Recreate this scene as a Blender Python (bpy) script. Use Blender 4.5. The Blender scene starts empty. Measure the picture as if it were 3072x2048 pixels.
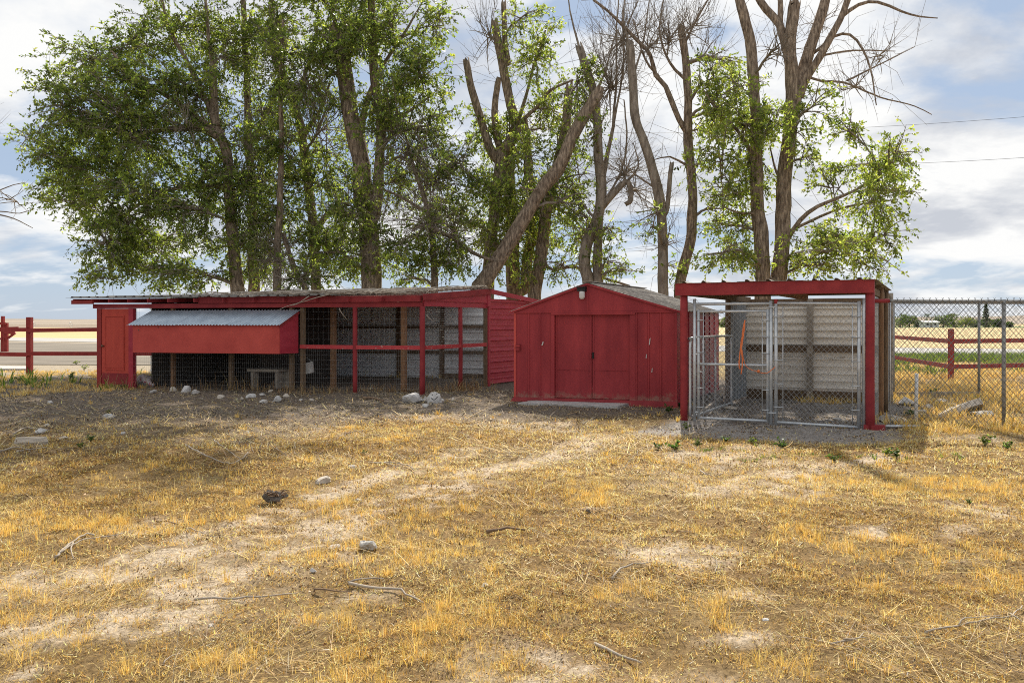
import bpy, math, random
import numpy as np
from mathutils import Vector
from math import radians, sin, cos, pi

# ------------------------------------------------------------------ camera, sky, sun, exposure
F, CX, HY, EYE = 2300.0, 1536.0, 970.0, 1.5          # focal length in photo pixels, optical centre, horizon row, eye height
SC = bpy.context.scene
COL = SC.collection
cam_d = bpy.data.cameras.new('camera'); cam = bpy.data.objects.new('camera', cam_d); COL.objects.link(cam)
cam.location = (0, 0, EYE); cam.rotation_euler = (radians(90), 0, 0)
cam_d.sensor_width = 36; cam_d.lens = F / 3072 * 36; cam_d.shift_y = -(1024 - HY) / 3072
cam_d.clip_start = 0.05; cam_d.clip_end = 20000
SC.camera = cam
SC.view_settings.view_transform = 'Standard'; SC.view_settings.look = 'None'
SC.view_settings.exposure = 0.53; SC.view_settings.gamma = 1; SC.view_settings.use_curve_mapping = False
SC.render.engine = 'CYCLES'
SC.cycles.use_denoising = False
SC.cycles.filter_width = 1.0
SC.cycles.max_bounces = 7; SC.cycles.diffuse_bounces = 4; SC.cycles.transmission_bounces = 4; SC.cycles.transparent_max_bounces = 6

SUN_AZ, SUN_EL = radians(12), radians(45)            # azimuth from +Y towards +X
wd = bpy.data.worlds.new('World'); SC.world = wd; wd.use_nodes = True
nt = wd.node_tree; nt.nodes.clear()
def N(t, **k):
    n = nt.nodes.new(t)
    for a, b in k.items(): setattr(n, a, b)
    return n
L = lambda a, b: nt.links.new(a, b)
out = N('ShaderNodeOutputWorld'); bg = N('ShaderNodeBackground'); L(bg.outputs[0], out.inputs[0])
sky = N('ShaderNodeTexSky', sky_type='NISHITA', sun_disc=False); sky.sun_elevation = SUN_EL; sky.sun_rotation = SUN_AZ
sky.altitude = 700; sky.air_density = 1.0; sky.dust_density = 0.6; sky.ozone_density = 1.0
tc = N('ShaderNodeTexCoord'); sep = N('ShaderNodeSeparateXYZ'); L(tc.outputs['Generated'], sep.inputs[0])
def M(op, a, b=None, c=None):
    n = N('ShaderNodeMath', operation=op)
    for i, v in enumerate((a, b, c)):
        if v is None: continue
        if isinstance(v, (int, float)): n.inputs[i].default_value = v
        else: L(v, n.inputs[i])
    return n.outputs[0]
zz = M('ADD', M('MAXIMUM', sep.outputs[2], 0.0), 0.20)   # cloud deck seen in perspective
comb = N('ShaderNodeCombineXYZ'); L(M('DIVIDE', sep.outputs[0], zz), comb.inputs[0]); L(M('DIVIDE', sep.outputs[1], zz), comb.inputs[1])
comb.inputs[2].default_value = 3.7
def noise(vec, scale, detail=8, rough=.55, dist=0.0, off=None):
    v = vec
    if off:
        a = N('ShaderNodeVectorMath', operation='ADD'); L(vec, a.inputs[0]); a.inputs[1].default_value = off; v = a.outputs[0]
    n = N('ShaderNodeTexNoise'); L(v, n.inputs['Vector'])
    n.inputs['Scale'].default_value = scale; n.inputs['Detail'].default_value = detail
    n.inputs['Roughness'].default_value = rough; n.inputs['Distortion'].default_value = dist
    return n.outputs[0]
def ramp(fac, stops):
    r = N('ShaderNodeValToRGB'); L(fac, r.inputs[0])
    el = r.color_ramp.elements
    while len(el) < len(stops): el.new(0.5)
    for e, (p, c) in zip(el, stops):
        e.position = p; e.color = (c, c, c, 1) if isinstance(c, (int, float)) else (*c, 1)
    return r.outputs[0]
CLOUD_OFF = (0.55, 0.2, 0)
cover = ramp(noise(comb.outputs[0], 0.95, 13, .57, 0.25, CLOUD_OFF), [(0.43, 0.0), (0.49, 0.75), (0.54, 1.0)])
shade = ramp(noise(comb.outputs[0], 1.7, 13, .58, 0.3, (4.3, 1.7, 2)), [(0.36, (0.60, 0.63, 0.69)), (0.46, (0.80, 0.815, 0.84)), (0.54, (1.0, 1.0, 0.99))])
mul = N('ShaderNodeMix', data_type='RGBA', blend_type='MULTIPLY'); mul.inputs[0].default_value = 1
L(shade, mul.inputs['A']); mul.inputs['B'].default_value = (6.9, 6.9, 6.9, 1)
skyc = N('ShaderNodeMix', data_type='RGBA', blend_type='MIX'); skyc.inputs[0].default_value = 0.86
L(sky.outputs[0], skyc.inputs['A']); skyc.inputs['B'].default_value = (3.0, 3.7, 4.8, 1)   # thin high veil over the blue
mx = N('ShaderNodeMix', data_type='RGBA', blend_type='MIX'); L(cover, mx.inputs[0]); L(skyc.outputs['Result'], mx.inputs['A']); L(mul.outputs['Result'], mx.inputs['B'])
L(mx.outputs['Result'], bg.inputs[0]); bg.inputs[1].default_value = 0.10

sun_d = bpy.data.lights.new('sun', 'SUN'); sun = bpy.data.objects.new('sun', sun_d); COL.objects.link(sun)
sun_d.energy = 4.8; sun_d.angle = radians(0.5); sun_d.color = (1.0, 0.93, 0.82)
sdir = Vector((sin(SUN_AZ) * cos(SUN_EL), cos(SUN_AZ) * cos(SUN_EL), sin(SUN_EL)))
sun.rotation_euler = (-sdir).to_track_quat('-Z', 'Y').to_euler(); sun.location = (8, 30, 40)

# ------------------------------------------------------------------ helpers
rng = np.random.default_rng(11); random.seed(11)
def gd(px, py):                                      # the point of flat ground that shows at a photo pixel
    z = F * EYE / (py - HY); return np.array([(px - CX) / F * z, z, 0.0])
def at(px, py, z): return np.array([(px - CX) / F * z, z, EYE - (py - HY) / F * z])
def _hash(ix, iy, seed):
    h = (ix.astype(np.int64) * 374761393 + iy.astype(np.int64) * 668265263 + seed * 974634777) & 0x7fffffff
    h = ((h ^ (h >> 13)) * 1274126177) & 0x7fffffff
    return ((h ^ (h >> 16)) & 0xffff) / 65535.0
def vn(x, y, s=1.0, seed=0):
    x = np.asarray(x, float) * s; y = np.asarray(y, float) * s
    ix = np.floor(x); iy = np.floor(y); fx = x - ix; fy = y - iy
    fx = fx * fx * (3 - 2 * fx); fy = fy * fy * (3 - 2 * fy)
    a = _hash(ix, iy, seed); b = _hash(ix + 1, iy, seed); c = _hash(ix, iy + 1, seed); d = _hash(ix + 1, iy + 1, seed)
    return (a * (1 - fx) + b * fx) * (1 - fy) + (c * (1 - fx) + d * fx) * fy
def fbm(x, y, s=1.0, seed=0, o=4):
    r = 0; a = .5; t = 0
    for k in range(o): r = r + a * vn(x, y, s * 2 ** k, seed + k * 17); t += a; a *= .5
    return r / t
def sst(a, b, x): t = np.clip((x - a) / (b - a), 0, 1); return t * t * (3 - 2 * t)
def gz(x, y):                                        # ground relief, fading to flat beyond the yard
    x = np.asarray(x, float); y = np.asarray(y, float)
    k = 1 - sst(17, 24, y)
    h = (fbm(x, y, .45, 3, 3) - .5) * .12 + (fbm(x, y, 2.6, 9, 3) - .5) * .05 + (fbm(x, y, 9, 5, 3) - .5) * .045
    return h * k - .01

class MB:
    def __init__(s): s.v = []; s.f = []; s.m = []; s.n = 0; s.sm = []
    def add(s, vs, fs, mi=0, smooth=False):
        vs = np.asarray(vs, float).reshape(-1, 3); b = s.n; s.v.append(vs); s.n += len(vs)
        for q in fs: s.f.append([i + b for i in q]); s.m.append(mi); s.sm.append(smooth)
        return s
    def hexa(s, p, mi=0):                            # p: 4 bottom + 4 top corners
        return s.add(p, [(3, 2, 1, 0), (4, 5, 6, 7), (0, 1, 5, 4), (1, 2, 6, 5), (2, 3, 7, 6), (3, 0, 4, 7)], mi)
    def box(s, fr, u0, u1, v0, v1, h0, h1, mi=0):
        return s.hexa([fr(u0, v0, h0), fr(u1, v0, h0), fr(u1, v1, h0), fr(u0, v1, h0), fr(u0, v0, h1), fr(u1, v0, h1), fr(u1, v1, h1), fr(u0, v1, h1)], mi)
    def beam(s, a, b, w, t, up=(0, 0, 1), mi=0, jit=0):    # rectangular bar from a to b, w across, t along up
        a = np.array(a, float); b = np.array(b, float); d = b - a; d /= np.linalg.norm(d); up = np.array(up, float)
        r = np.cross(d, up); r /= np.linalg.norm(r); q = np.cross(r, d)
        c = lambda p: [p - r * w / 2 - q * t / 2, p + r * w / 2 - q * t / 2, p + r * w / 2 + q * t / 2, p - r * w / 2 + q * t / 2]
        return s.hexa(c(a) + c(b), mi)
    def tube(s, pts, rad, sides=8, mi=0, cap=True, smooth=True, wob=0, seed=0):
        P = np.asarray(pts, float); n = len(P); R = np.broadcast_to(np.asarray(rad, float), (n,))
        T = np.gradient(P, axis=0); T /= np.linalg.norm(T, axis=1)[:, None] + 1e-12
        ref = np.array([0, 0, 1.0]) if abs(T[0][2]) < .9 else np.array([1.0, 0, 0])
        x = np.cross(T[0], ref); x /= np.linalg.norm(x); V = []
        ang = np.arange(sides) * 2 * pi / sides
        for i in range(n):
            x = x - T[i] * np.dot(x, T[i]); x /= np.linalg.norm(x) + 1e-12; y = np.cross(T[i], x)
            rr = R[i]
            if wob:
                rr = rr * (1 + wob * (np.array([vn(k * 1.7 + seed, i * .45 + seed, 1, seed) for k in range(sides)]) - .5) * 2)
            V.append(P[i] + np.outer(np.cos(ang) * rr, x) + np.outer(np.sin(ang) * rr, y))
        V = np.concatenate(V); f = []
        for i in range(n - 1):
            for k in range(sides):
                k2 = (k + 1) % sides; f.append((i * sides + k, i * sides + k2, (i + 1) * sides + k2, (i + 1) * sides + k))
        s.add(V, f, mi, smooth)
        if cap:
            b = s.n - n * sides
            s.f.append([b + k for k in range(sides)][::-1]); s.m.append(mi); s.sm.append(False)
            s.f.append([b + (n - 1) * sides + k for k in range(sides)]); s.m.append(mi); s.sm.append(False)
        return s
    def jag(s, sides, amt, seed=0):                     # splinter the last ring added by tube
        rg = np.random.default_rng(seed); v = s.v[-1]; d = v[-sides:].mean(0) - v[-2 * sides:-sides].mean(0); d /= np.linalg.norm(d) + 1e-9
        v[-sides:] += np.outer(rg.uniform(-.6, 1.4, sides) * amt, d); return s
    def sheet(s, o, A, B, Nn, prof, thick=.004, mi=0):     # profile [(a, n)] along A raised on Nn, extruded along B
        o = np.array(o, float); A = np.array(A, float); B = np.array(B, float); Nn = np.array(Nn, float)
        k = len(prof); top = [o + A * a + Nn * n for a, n in prof]; bot = [p - Nn * thick for p in top]
        V = top + [p + B for p in top] + bot + [p + B for p in bot]; f = []
        for i in range(k - 1):
            f += [(i, i + 1, k + i + 1, k + i), (2 * k + i, 3 * k + i, 3 * k + i + 1, 2 * k + i + 1), (i, 2 * k + i, 2 * k + i + 1, i + 1), (k + i, k + i + 1, 3 * k + i + 1, 3 * k + i)]
        f += [(0, k, 3 * k, 2 * k), (k - 1, 3 * k - 1, 4 * k - 1, 2 * k - 1)]
        return s.add(V, f, mi)
    def build(s, name, mats, parent=None, kind=None, label=None, smooth=None):
        v = np.concatenate(s.v) if s.v else np.zeros((0, 3))
        return mesh_obj(name, v, s.f, mats, parent, s.m, s.sm, kind, label)
def world_loc(o):
    p = np.zeros(3)
    while o is not None: p += np.array(o.location); o = o.parent
    return p
def mesh_obj(name, v, f, mats, parent=None, mi=None, sm=None, kind=None, label=None, loc=None):
    me = bpy.data.meshes.new(name)
    base = world_loc(parent) if parent is not None else (np.zeros(3) if loc is None else np.array(loc, float))
    me.from_pydata((np.asarray(v) - base).tolist(), [], f if isinstance(f, list) else f.tolist())
    for m in (mats if isinstance(mats, (list, tuple)) else [mats]): me.materials.append(m)
    if mi is not None and any(mi): me.polygons.foreach_set('material_index', mi)
    if sm is not None and any(sm): me.polygons.foreach_set('use_smooth', sm)
    me.update()
    o = bpy.data.objects.new(name, me); COL.objects.link(o)
    if parent is not None: o.parent = parent
    elif loc is not None: o.location = loc
    if kind: o['kind'] = kind
    if label: o['label'] = label
    return o
def fast_mesh(name, V, quads=None, tris=None, mats=(), parent=None, loc=None, col=None, mi=None, kind=None, smooth=False):
    """large meshes straight from numpy arrays; col is one colour for each vertex"""
    me = bpy.data.meshes.new(name)
    base = world_loc(parent) if parent is not None else (np.zeros(3) if loc is None else np.array(loc, float))
    V = np.ascontiguousarray(V - base, dtype=np.float32)
    lv = []; ls = []; n0 = 0
    for arr, k in ((quads, 4), (tris, 3)):
        if arr is None or len(arr) == 0: continue
        lv.append(np.asarray(arr, np.int32).ravel()); c = len(arr); ls.append(n0 + np.arange(c, dtype=np.int32) * k); n0 += c * k
    lv = np.concatenate(lv); ls = np.concatenate(ls)
    me.vertices.add(len(V)); me.vertices.foreach_set('co', V.ravel())
    me.loops.add(len(lv)); me.loops.foreach_set('vertex_index', lv)
    me.polygons.add(len(ls)); me.polygons.foreach_set('loop_start', ls)
    for m in mats: me.materials.append(m)
    if mi is not None: me.polygons.foreach_set('material_index', np.asarray(mi, np.int32))
    if smooth: me.polygons.foreach_set('use_smooth', np.ones(len(ls), bool))
    me.update(calc_edges=True)
    if col is not None:
        a = me.color_attributes.new('tint', 'FLOAT_COLOR', 'POINT')
        a.data.foreach_set('color', np.concatenate([col, np.ones((len(col), 1))], 1).astype(np.float32).ravel())
    o = bpy.data.objects.new(name, me); COL.objects.link(o)
    if parent is not None: o.parent = parent
    elif loc is not None: o.location = loc
    if kind: o['kind'] = kind
    return o
def tag(o, label, cat, group=None):
    o['label'] = label; o['category'] = cat
    if group: o['group'] = group
    return o
def thing(name, label, cat, loc, group=None):
    o = bpy.data.objects.new(name, None); COL.objects.link(o); o.location = tuple(float(c) for c in loc); o.empty_display_size = .2
    return tag(o, label, cat, group)
class Frame:                                         # plan axes of a building: u along the front, v into the depth, h up
    def __init__(s, o, U, V):
        s.o = np.array(o[:2], float); s.U = np.array(U, float); s.V = np.array(V, float)
        s.U /= np.linalg.norm(s.U); s.V /= np.linalg.norm(s.V)
    def __call__(s, u, v, h): p = s.o + s.U * u + s.V * v; return np.array([p[0], p[1], h])
    def u_at(s, px, v=0.0):
        k = (px - CX) / F; q = s.o + s.V * v
        return (k * q[1] - q[0]) / (s.U[0] - k * s.U[1])
    def v_at(s, px, u=0.0):
        k = (px - CX) / F; q = s.o + s.U * u
        return (k * q[1] - q[0]) / (s.V[0] - k * s.V[1])
    def h_at(s, py, u, v=0.0): return EYE - (py - HY) * s(u, v, 0)[1] / F
def smooth_path(P, step):
    P = np.asarray(P, float); Q = np.concatenate([[2 * P[0] - P[1]], P, [2 * P[-1] - P[-2]]]); o = []
    for i in range(1, len(Q) - 2):
        n = max(2, int(np.linalg.norm(Q[i + 1][:3] - Q[i][:3]) / step)); t = np.linspace(0, 1, n, endpoint=False)[:, None]
        a, b, c, d = Q[i - 1], Q[i], Q[i + 1], Q[i + 2]
        o.append(.5 * (2 * b + (c - a) * t + (2 * a - 5 * b + 4 * c - d) * t ** 2 + (3 * b - a - 3 * c + d) * t ** 3))
    o.append(P[-1:]); return np.concatenate(o)

# ------------------------------------------------------------------ materials
MAT = {}
def new_mat(name):
    m = bpy.data.materials.new(name); m.use_nodes = True; t = m.node_tree
    return m, t, t.nodes['Principled BSDF'], t.nodes['Material Output']
def rgb(c): return (*c, 1)
def surf(name, c1, c2, scale=6.0, rough=.7, metal=0.0, bump=.0, bscale=40.0, stretch=(1, 1, 1), wear=None, wlo=.66, wscale=9.0, spec=.3, detail=6, c3=None, splash=0):
    """two-tone noise, fine relief, optional patches of wear"""
    m, t, b, o = new_mat(name); nn = t.nodes.new; ln = t.links.new
    co = nn('ShaderNodeTexCoord'); mp = nn('ShaderNodeMapping'); ln(co.outputs['Object'], mp.inputs[0]); mp.inputs['Scale'].default_value = stretch
    n1 = nn('ShaderNodeTexNoise'); ln(mp.outputs[0], n1.inputs['Vector']); n1.inputs['Scale'].default_value = scale; n1.inputs['Detail'].default_value = detail; n1.inputs['Roughness'].default_value = .6
    r = nn('ShaderNodeValToRGB'); ln(n1.outputs[0], r.inputs[0]); r.color_ramp.elements[0].position = .32; r.color_ramp.elements[1].position = .68
    r.color_ramp.elements[0].color = rgb(c1); r.color_ramp.elements[1].color = rgb(c2)
    if c3: e = r.color_ramp.elements.new(.5); e.color = rgb(c3)
    c = r.outputs[0]
    if wear:
        n2 = nn('ShaderNodeTexNoise'); ln(mp.outputs[0], n2.inputs['Vector']); n2.inputs['Scale'].default_value = wscale; n2.inputs['Detail'].default_value = 9; n2.inputs['Roughness'].default_value = .7
        r2 = nn('ShaderNodeValToRGB'); ln(n2.outputs[0], r2.inputs[0]); r2.color_ramp.elements[0].position = wlo; r2.color_ramp.elements[1].position = wlo + .05
        x = nn('ShaderNodeMix'); x.data_type = 'RGBA'; ln(r2.outputs[0], x.inputs[0]); ln(c, x.inputs['A']); x.inputs['B'].default_value = rgb(wear); c = x.outputs['Result']
    if splash:                                       # dried mud spattered up from the yard, in ragged tongues
        sp_ = nn('ShaderNodeSeparateXYZ'); ln(co.outputs['Object'], sp_.inputs[0]); mr = nn('ShaderNodeMapRange'); ln(sp_.outputs[2], mr.inputs[0]); mr.inputs[1].default_value = .0; mr.inputs[2].default_value = splash; mr.inputs[3].default_value = .34; mr.inputs[4].default_value = -.25
        n4 = nn('ShaderNodeTexNoise'); ln(co.outputs['Object'], n4.inputs['Vector']); n4.inputs['Scale'].default_value = 11; n4.inputs['Detail'].default_value = 10; n4.inputs['Roughness'].default_value = .75
        ad = nn('ShaderNodeMath'); ad.operation = 'ADD'; ln(n4.outputs[0], ad.inputs[0]); ln(mr.outputs[0], ad.inputs[1])
        r4 = nn('ShaderNodeValToRGB'); ln(ad.outputs[0], r4.inputs[0]); r4.color_ramp.elements[0].position = .58; r4.color_ramp.elements[1].position = .86; r4.color_ramp.elements[1].color = (.75, .75, .75, 1)
        x4 = nn('ShaderNodeMix'); x4.data_type = 'RGBA'; ln(r4.outputs[0], x4.inputs[0]); ln(c, x4.inputs['A']); x4.inputs['B'].default_value = (.30, .22, .16, 1); c = x4.outputs['Result']
    ln(c, b.inputs['Base Color']); b.inputs['Roughness'].default_value = rough; b.inputs['Metallic'].default_value = metal; b.inputs['Specular IOR Level'].default_value = spec
    if bump:
        n3 = nn('ShaderNodeTexNoise'); ln(mp.outputs[0], n3.inputs['Vector']); n3.inputs['Scale'].default_value = bscale; n3.inputs['Detail'].default_value = 8; n3.inputs['Roughness'].default_value = .65
        bp = nn('ShaderNodeBump'); ln(n3.outputs[0], bp.inputs['Height']); bp.inputs['Strength'].default_value = bump; bp.inputs['Distance'].default_value = .02; ln(bp.outputs[0], b.inputs['Normal'])
    MAT[name] = m; return m
def foliage(name, trans=.5, gloss=.25, rough=.5):
    m, t, b, o = new_mat(name); nn = t.nodes.new; ln = t.links.new
    a = nn('ShaderNodeVertexColor'); a.layer_name = 'tint'
    tr = nn('ShaderNodeBsdfTranslucent'); mxs = nn('ShaderNodeMixShader'); mxs.inputs[0].default_value = trans
    g = nn('ShaderNodeMix'); g.data_type = 'RGBA'; g.blend_type = 'MULTIPLY'; g.inputs[0].default_value = 1; ln(a.outputs[0], g.inputs['A']); g.inputs['B'].default_value = (1.35, 1.4, .75, 1) if name == 'leaf' else (1.1, 1.0, .8, 1)
    ln(a.outputs[0], b.inputs['Base Color']); b.inputs['Roughness'].default_value = rough; b.inputs['Specular IOR Level'].default_value = gloss
    ln(g.outputs['Result'], tr.inputs[0]); ln(b.outputs[0], mxs.inputs[1]); ln(tr.outputs[0], mxs.inputs[2]); ln(mxs.outputs[0], o.inputs[0])
    MAT[name] = m; return m
surf('red_paint', (.22, .028, .033), (.32, .045, .047), 3.5, .55, spec=.12, bump=.15, bscale=60, wear=(.42, .16, .14), wlo=.74, wscale=14)
surf('red_shed', (.25, .031, .038), (.38, .050, .055), 1.5, .5, stretch=(2.2, 2.2, .5), bump=.22, bscale=4, spec=.14, splash=.45, wear=(.30, .06, .06), wlo=.66, wscale=3.2)
surf('red_box', (.44, .066, .054), (.56, .092, .072), 2.0, .6, spec=.12, bump=.08, bscale=50, wear=(.46, .06, .045), wlo=.66, wscale=5)
surf('red_door', (.45, .064, .046), (.54, .082, .056), 2.2, .6, spec=.12, splash=.5, bump=.1, bscale=40, stretch=(3, 3, .7))
surf('red_siding', (.34, .028, .046), (.43, .046, .066), 2.2, .45, spec=.2, bump=.05, bscale=20, stretch=(1, 1, 3), wear=(.36, .11, .12), wlo=.72, wscale=6)
surf('red_worn', (.42, .036, .045), (.48, .06, .06), 8, .7, bump=.25, bscale=50, wear=(.50, .36, .30), wlo=.60, wscale=14)
surf('red_fence', (.25, .024, .022), (.33, .040, .032), 6, .65, bump=.2, bscale=50, wear=(.30, .15, .11), wlo=.70, wscale=16)
surf('raw_wood', (.10, .065, .04), (.20, .135, .08), 9, .85, bump=.35, bscale=30, stretch=(6, 6, .8))
surf('post_wood', (.16, .085, .045), (.28, .16, .085), 9, .85, bump=.35, bscale=30, stretch=(6, 6, .8))
surf('grey_wood', (.20, .17, .135), (.36, .31, .25), 8, .9, bump=.4, bscale=25, stretch=(1, 1, 1))
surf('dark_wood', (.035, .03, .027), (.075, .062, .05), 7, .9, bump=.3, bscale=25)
surf('galv_old', (.62, .63, .63), (.78, .79, .78), 4, .6, .0, bump=.08, bscale=14, stretch=(.6, .6, 2), wear=(.22, .17, .12), wlo=.66, wscale=5)
surf('galv_white', (.72, .67, .59), (.88, .83, .75), 3, .6, .1, bump=.1, bscale=12, stretch=(.5, .5, 2.5), wear=(.42, .34, .25), wlo=.62, wscale=5, splash=.4)
surf('galv_lid', (.34, .40, .46), (.50, .57, .63), 5, .35, .6, bump=.06, bscale=18, wear=(.30, .26, .22), wlo=.72, wscale=8)
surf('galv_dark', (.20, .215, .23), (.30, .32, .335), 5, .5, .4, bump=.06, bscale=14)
surf('roof_steel', (.17, .15, .13), (.33, .305, .275), 5, .55, .2, bump=.15, bscale=20, wear=(.14, .11, .09), wlo=.60, wscale=6)
surf('roof_worn', (.20, .175, .15), (.40, .36, .31), 7, .8, bump=.3, bscale=25, stretch=(1.5, 1.5, 1), wear=(.13, .10, .085), wlo=.56, wscale=9)
surf('pipe', (.42, .44, .46), (.60, .62, .63), 9, .42, .45, bump=.05, bscale=60, wear=(.36, .30, .25), wlo=.70, wscale=22)
surf('fence_post', (.24, .24, .235), (.34, .34, .33), 9, .5, .2)
surf('fence_wire', (.10, .105, .105), (.17, .175, .175), 9, .5, .3)
surf('wire', (.30, .31, .32), (.42, .43, .44), 9, .45, .5)
surf('mesh_wire', (.36, .36, .35), (.50, .49, .47), 9, .55, .3)
surf('bark', (.07, .048, .033), (.44, .34, .245), 8.5, .95, bump=1.0, bscale=15, stretch=(2.4, 2.4, .5), detail=9, c3=(.22, .165, .118))
surf('dead_bark', (.13, .10, .075), (.36, .30, .235), 6, .95, bump=.7, bscale=16, stretch=(2, 2, .5))
surf('twig', (.15, .12, .09), (.30, .25, .20), 4, .9)
surf('stick', (.26, .215, .165), (.46, .40, .33), 7, .9, bump=.3, bscale=40)
surf('stick_brown', (.13, .085, .055), (.24, .16, .10), 8, .9, bump=.4, bscale=40)
surf('rock_grey', (.32, .30, .275), (.58, .55, .51), 9, .9, bump=.5, bscale=18, wear=(.13, .12, .11), wlo=.60, wscale=11)
surf('rock_white', (.42, .40, .375), (.62, .60, .57), 6, .85, bump=.4, bscale=18, wear=(.30, .27, .24), wlo=.66, wscale=9)
surf('rock_tan', (.36, .31, .25), (.60, .54, .46), 8, .9, bump=.5, bscale=20)
surf('concrete', (.34, .325, .31), (.50, .485, .465), 5, .9, bump=.3, bscale=40, wear=(.24, .22, .20), wlo=.62, wscale=4)
surf('dark_debris', (.065, .058, .05), (.19, .165, .14), 14, .95, bump=.5, bscale=30)
surf('black', (.012, .012, .012), (.02, .02, .02), 5, .5)
surf('rope', (.62, .15, .05), (.78, .24, .09), 30, .8, bump=.4, bscale=120)
surf('plastic_white', (.55, .54, .51), (.68, .67, .64), 6, .5)
surf('bag', (.50, .42, .42), (.62, .58, .56), 8, .6, wear=(.40, .06, .09), wlo=.55, wscale=9)
surf('lamp_glass', (.55, .53, .51), (.72, .70, .67), 12, .25, wear=(.20, .17, .15), wlo=.58, wscale=30)
surf('white_wall', (.62, .61, .59), (.72, .71, .69), 2, .7)
surf('far_roof', (.20, .18, .17), (.28, .26, .25), 2, .8)
surf('gravel_road', (.34, .325, .305), (.43, .415, .39), .8, .95, bump=.3, bscale=6)
surf('field', (.42, .31, .145), (.55, .42, .21), .035, .95, stretch=(1, 3, 1), detail=10)
surf('field_brown', (.20, .155, .115), (.29, .225, .16), .02, .95, stretch=(1, 4, 1), detail=10)
surf('field_green', (.11, .155, .045), (.17, .21, .065), .03, .95, stretch=(1, 3, 1), detail=10)
surf('yard_gravel', (.13, .112, .088), (.25, .215, .17), .6, .95, stretch=(.35, 1.6, 1), detail=12, bump=.4, bscale=5)
surf('hill', (.24, .20, .16), (.33, .27, .20), .004, .95, detail=10)
surf('shade_tree', (.04, .06, .02), (.07, .09, .03), 1, .9)
foliage('leaf', .62, .3, .42); foliage('grass', .35, .15, .6)
# ground: mineral soil coloured by where the yard is bare, littered or gravelled (vertex tint), with procedural crumbs
m, t, b, o = new_mat('ground'); nn = t.nodes.new; ln = t.links.new
a = nn('ShaderNodeVertexColor'); a.layer_name = 'tint'; co = nn('ShaderNodeTexCoord')
n1 = nn('ShaderNodeTexNoise'); ln(co.outputs['Object'], n1.inputs['Vector']); n1.inputs['Scale'].default_value = 34; n1.inputs['Detail'].default_value = 8; n1.inputs['Roughness'].default_value = .75
r = nn('ShaderNodeValToRGB'); ln(n1.outputs[0], r.inputs[0]); r.color_ramp.elements[0].position = .3; r.color_ramp.elements[1].position = .7; r.color_ramp.elements[0].color = (.28, .25, .23, 1); r.color_ramp.elements[1].color = (1.7, 1.7, 1.7, 1)
x = nn('ShaderNodeMix'); x.data_type = 'RGBA'; x.blend_type = 'MULTIPLY'; x.inputs[0].default_value = .9; ln(a.outputs[0], x.inputs['A']); ln(r.outputs[0], x.inputs['B'])
ln(x.outputs['Result'], b.inputs['Base Color']); b.inputs['Roughness'].default_value = .95; b.inputs['Specular IOR Level'].default_value = .1
n3 = nn('ShaderNodeTexNoise'); ln(co.outputs['Object'], n3.inputs['Vector']); n3.inputs['Scale'].default_value = 60; n3.inputs['Detail'].default_value = 9; n3.inputs['Roughness'].default_value = .75
bp = nn('ShaderNodeBump'); ln(n3.outputs[0], bp.inputs['Height']); bp.inputs['Strength'].default_value = .8; bp.inputs['Distance'].default_value = .03; ln(bp.outputs[0], b.inputs['Normal'])
MAT['ground'] = m
# ------------------------------------------------------------------ the ground and far setting
def patches(x, y, lst, soft=.35, seed=40):
    r = np.zeros_like(x); w = 1 + (fbm(x, y, 1.6, seed, 5) - .5) * 2.4
    for (px, py, rx, ry) in lst:
        c = gd(px, py); z = c[1]; a = rx * z / F; b = ry * z * z / (F * EYE)
        d = np.sqrt(((x - c[0]) / a) ** 2 + ((y - c[1]) / b) ** 2) * w
        r = np.maximum(r, 1 - sst(1 - soft, 1 + soft, d))
    return r
SOIL = [(800, 1612, 150, 42), (640, 1752, 230, 55), (380, 1842, 220, 46), (1640, 1990, 170, 50), (470, 1565, 90, 24), (1010, 1560, 120, 18), (1350, 1460, 120, 22),
        (1250, 1500, 90, 16), (2950, 1530, 160, 34), (2350, 1478, 160, 24), (1950, 1660, 120, 30), (2200, 1900, 120, 24), (80, 2010, 90, 40), (2650, 1600, 90, 22), (2000, 2020, 140, 26), (2250, 1780, 70, 16)]
TUFT = [(940, 1880, 150, 46), (1290, 1850, 130, 60), (1600, 1838, 150, 44), (640, 1975, 56, 40), (722, 1975, 40, 40), (1330, 1655, 90, 45), (1850, 1790, 130, 60), (2860, 1455, 270, 34),
        (2500, 1460, 100, 26), (260, 1735, 270, 44), (150, 1895, 110, 56), (2720, 1850, 150, 50), (2530, 1760, 110, 30), (2150, 1830, 110, 40), (2960, 1700, 140, 60), (400, 1980, 60, 40),
        (300, 1570, 200, 30), (2950, 1270, 220, 26), (1780, 1480, 60, 22), (2400, 1600, 90, 24), (60, 1580, 90, 60), (340, 1432, 60, 16), (1130, 1960, 140, 40), (2320, 1990, 140, 34), (2680, 1990, 80, 40), (1500, 1980, 100, 30)]
RUST = [(820, 1520, 380, 60), (2250, 1700, 330, 70), (1200, 1520, 250, 60), (1700, 1600, 300, 70), (2750, 1600, 260, 60), (200, 1520, 260, 50), (1100, 1290, 280, 26), (2700, 1780, 300, 70), (1500, 1780, 300, 50)]
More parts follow.
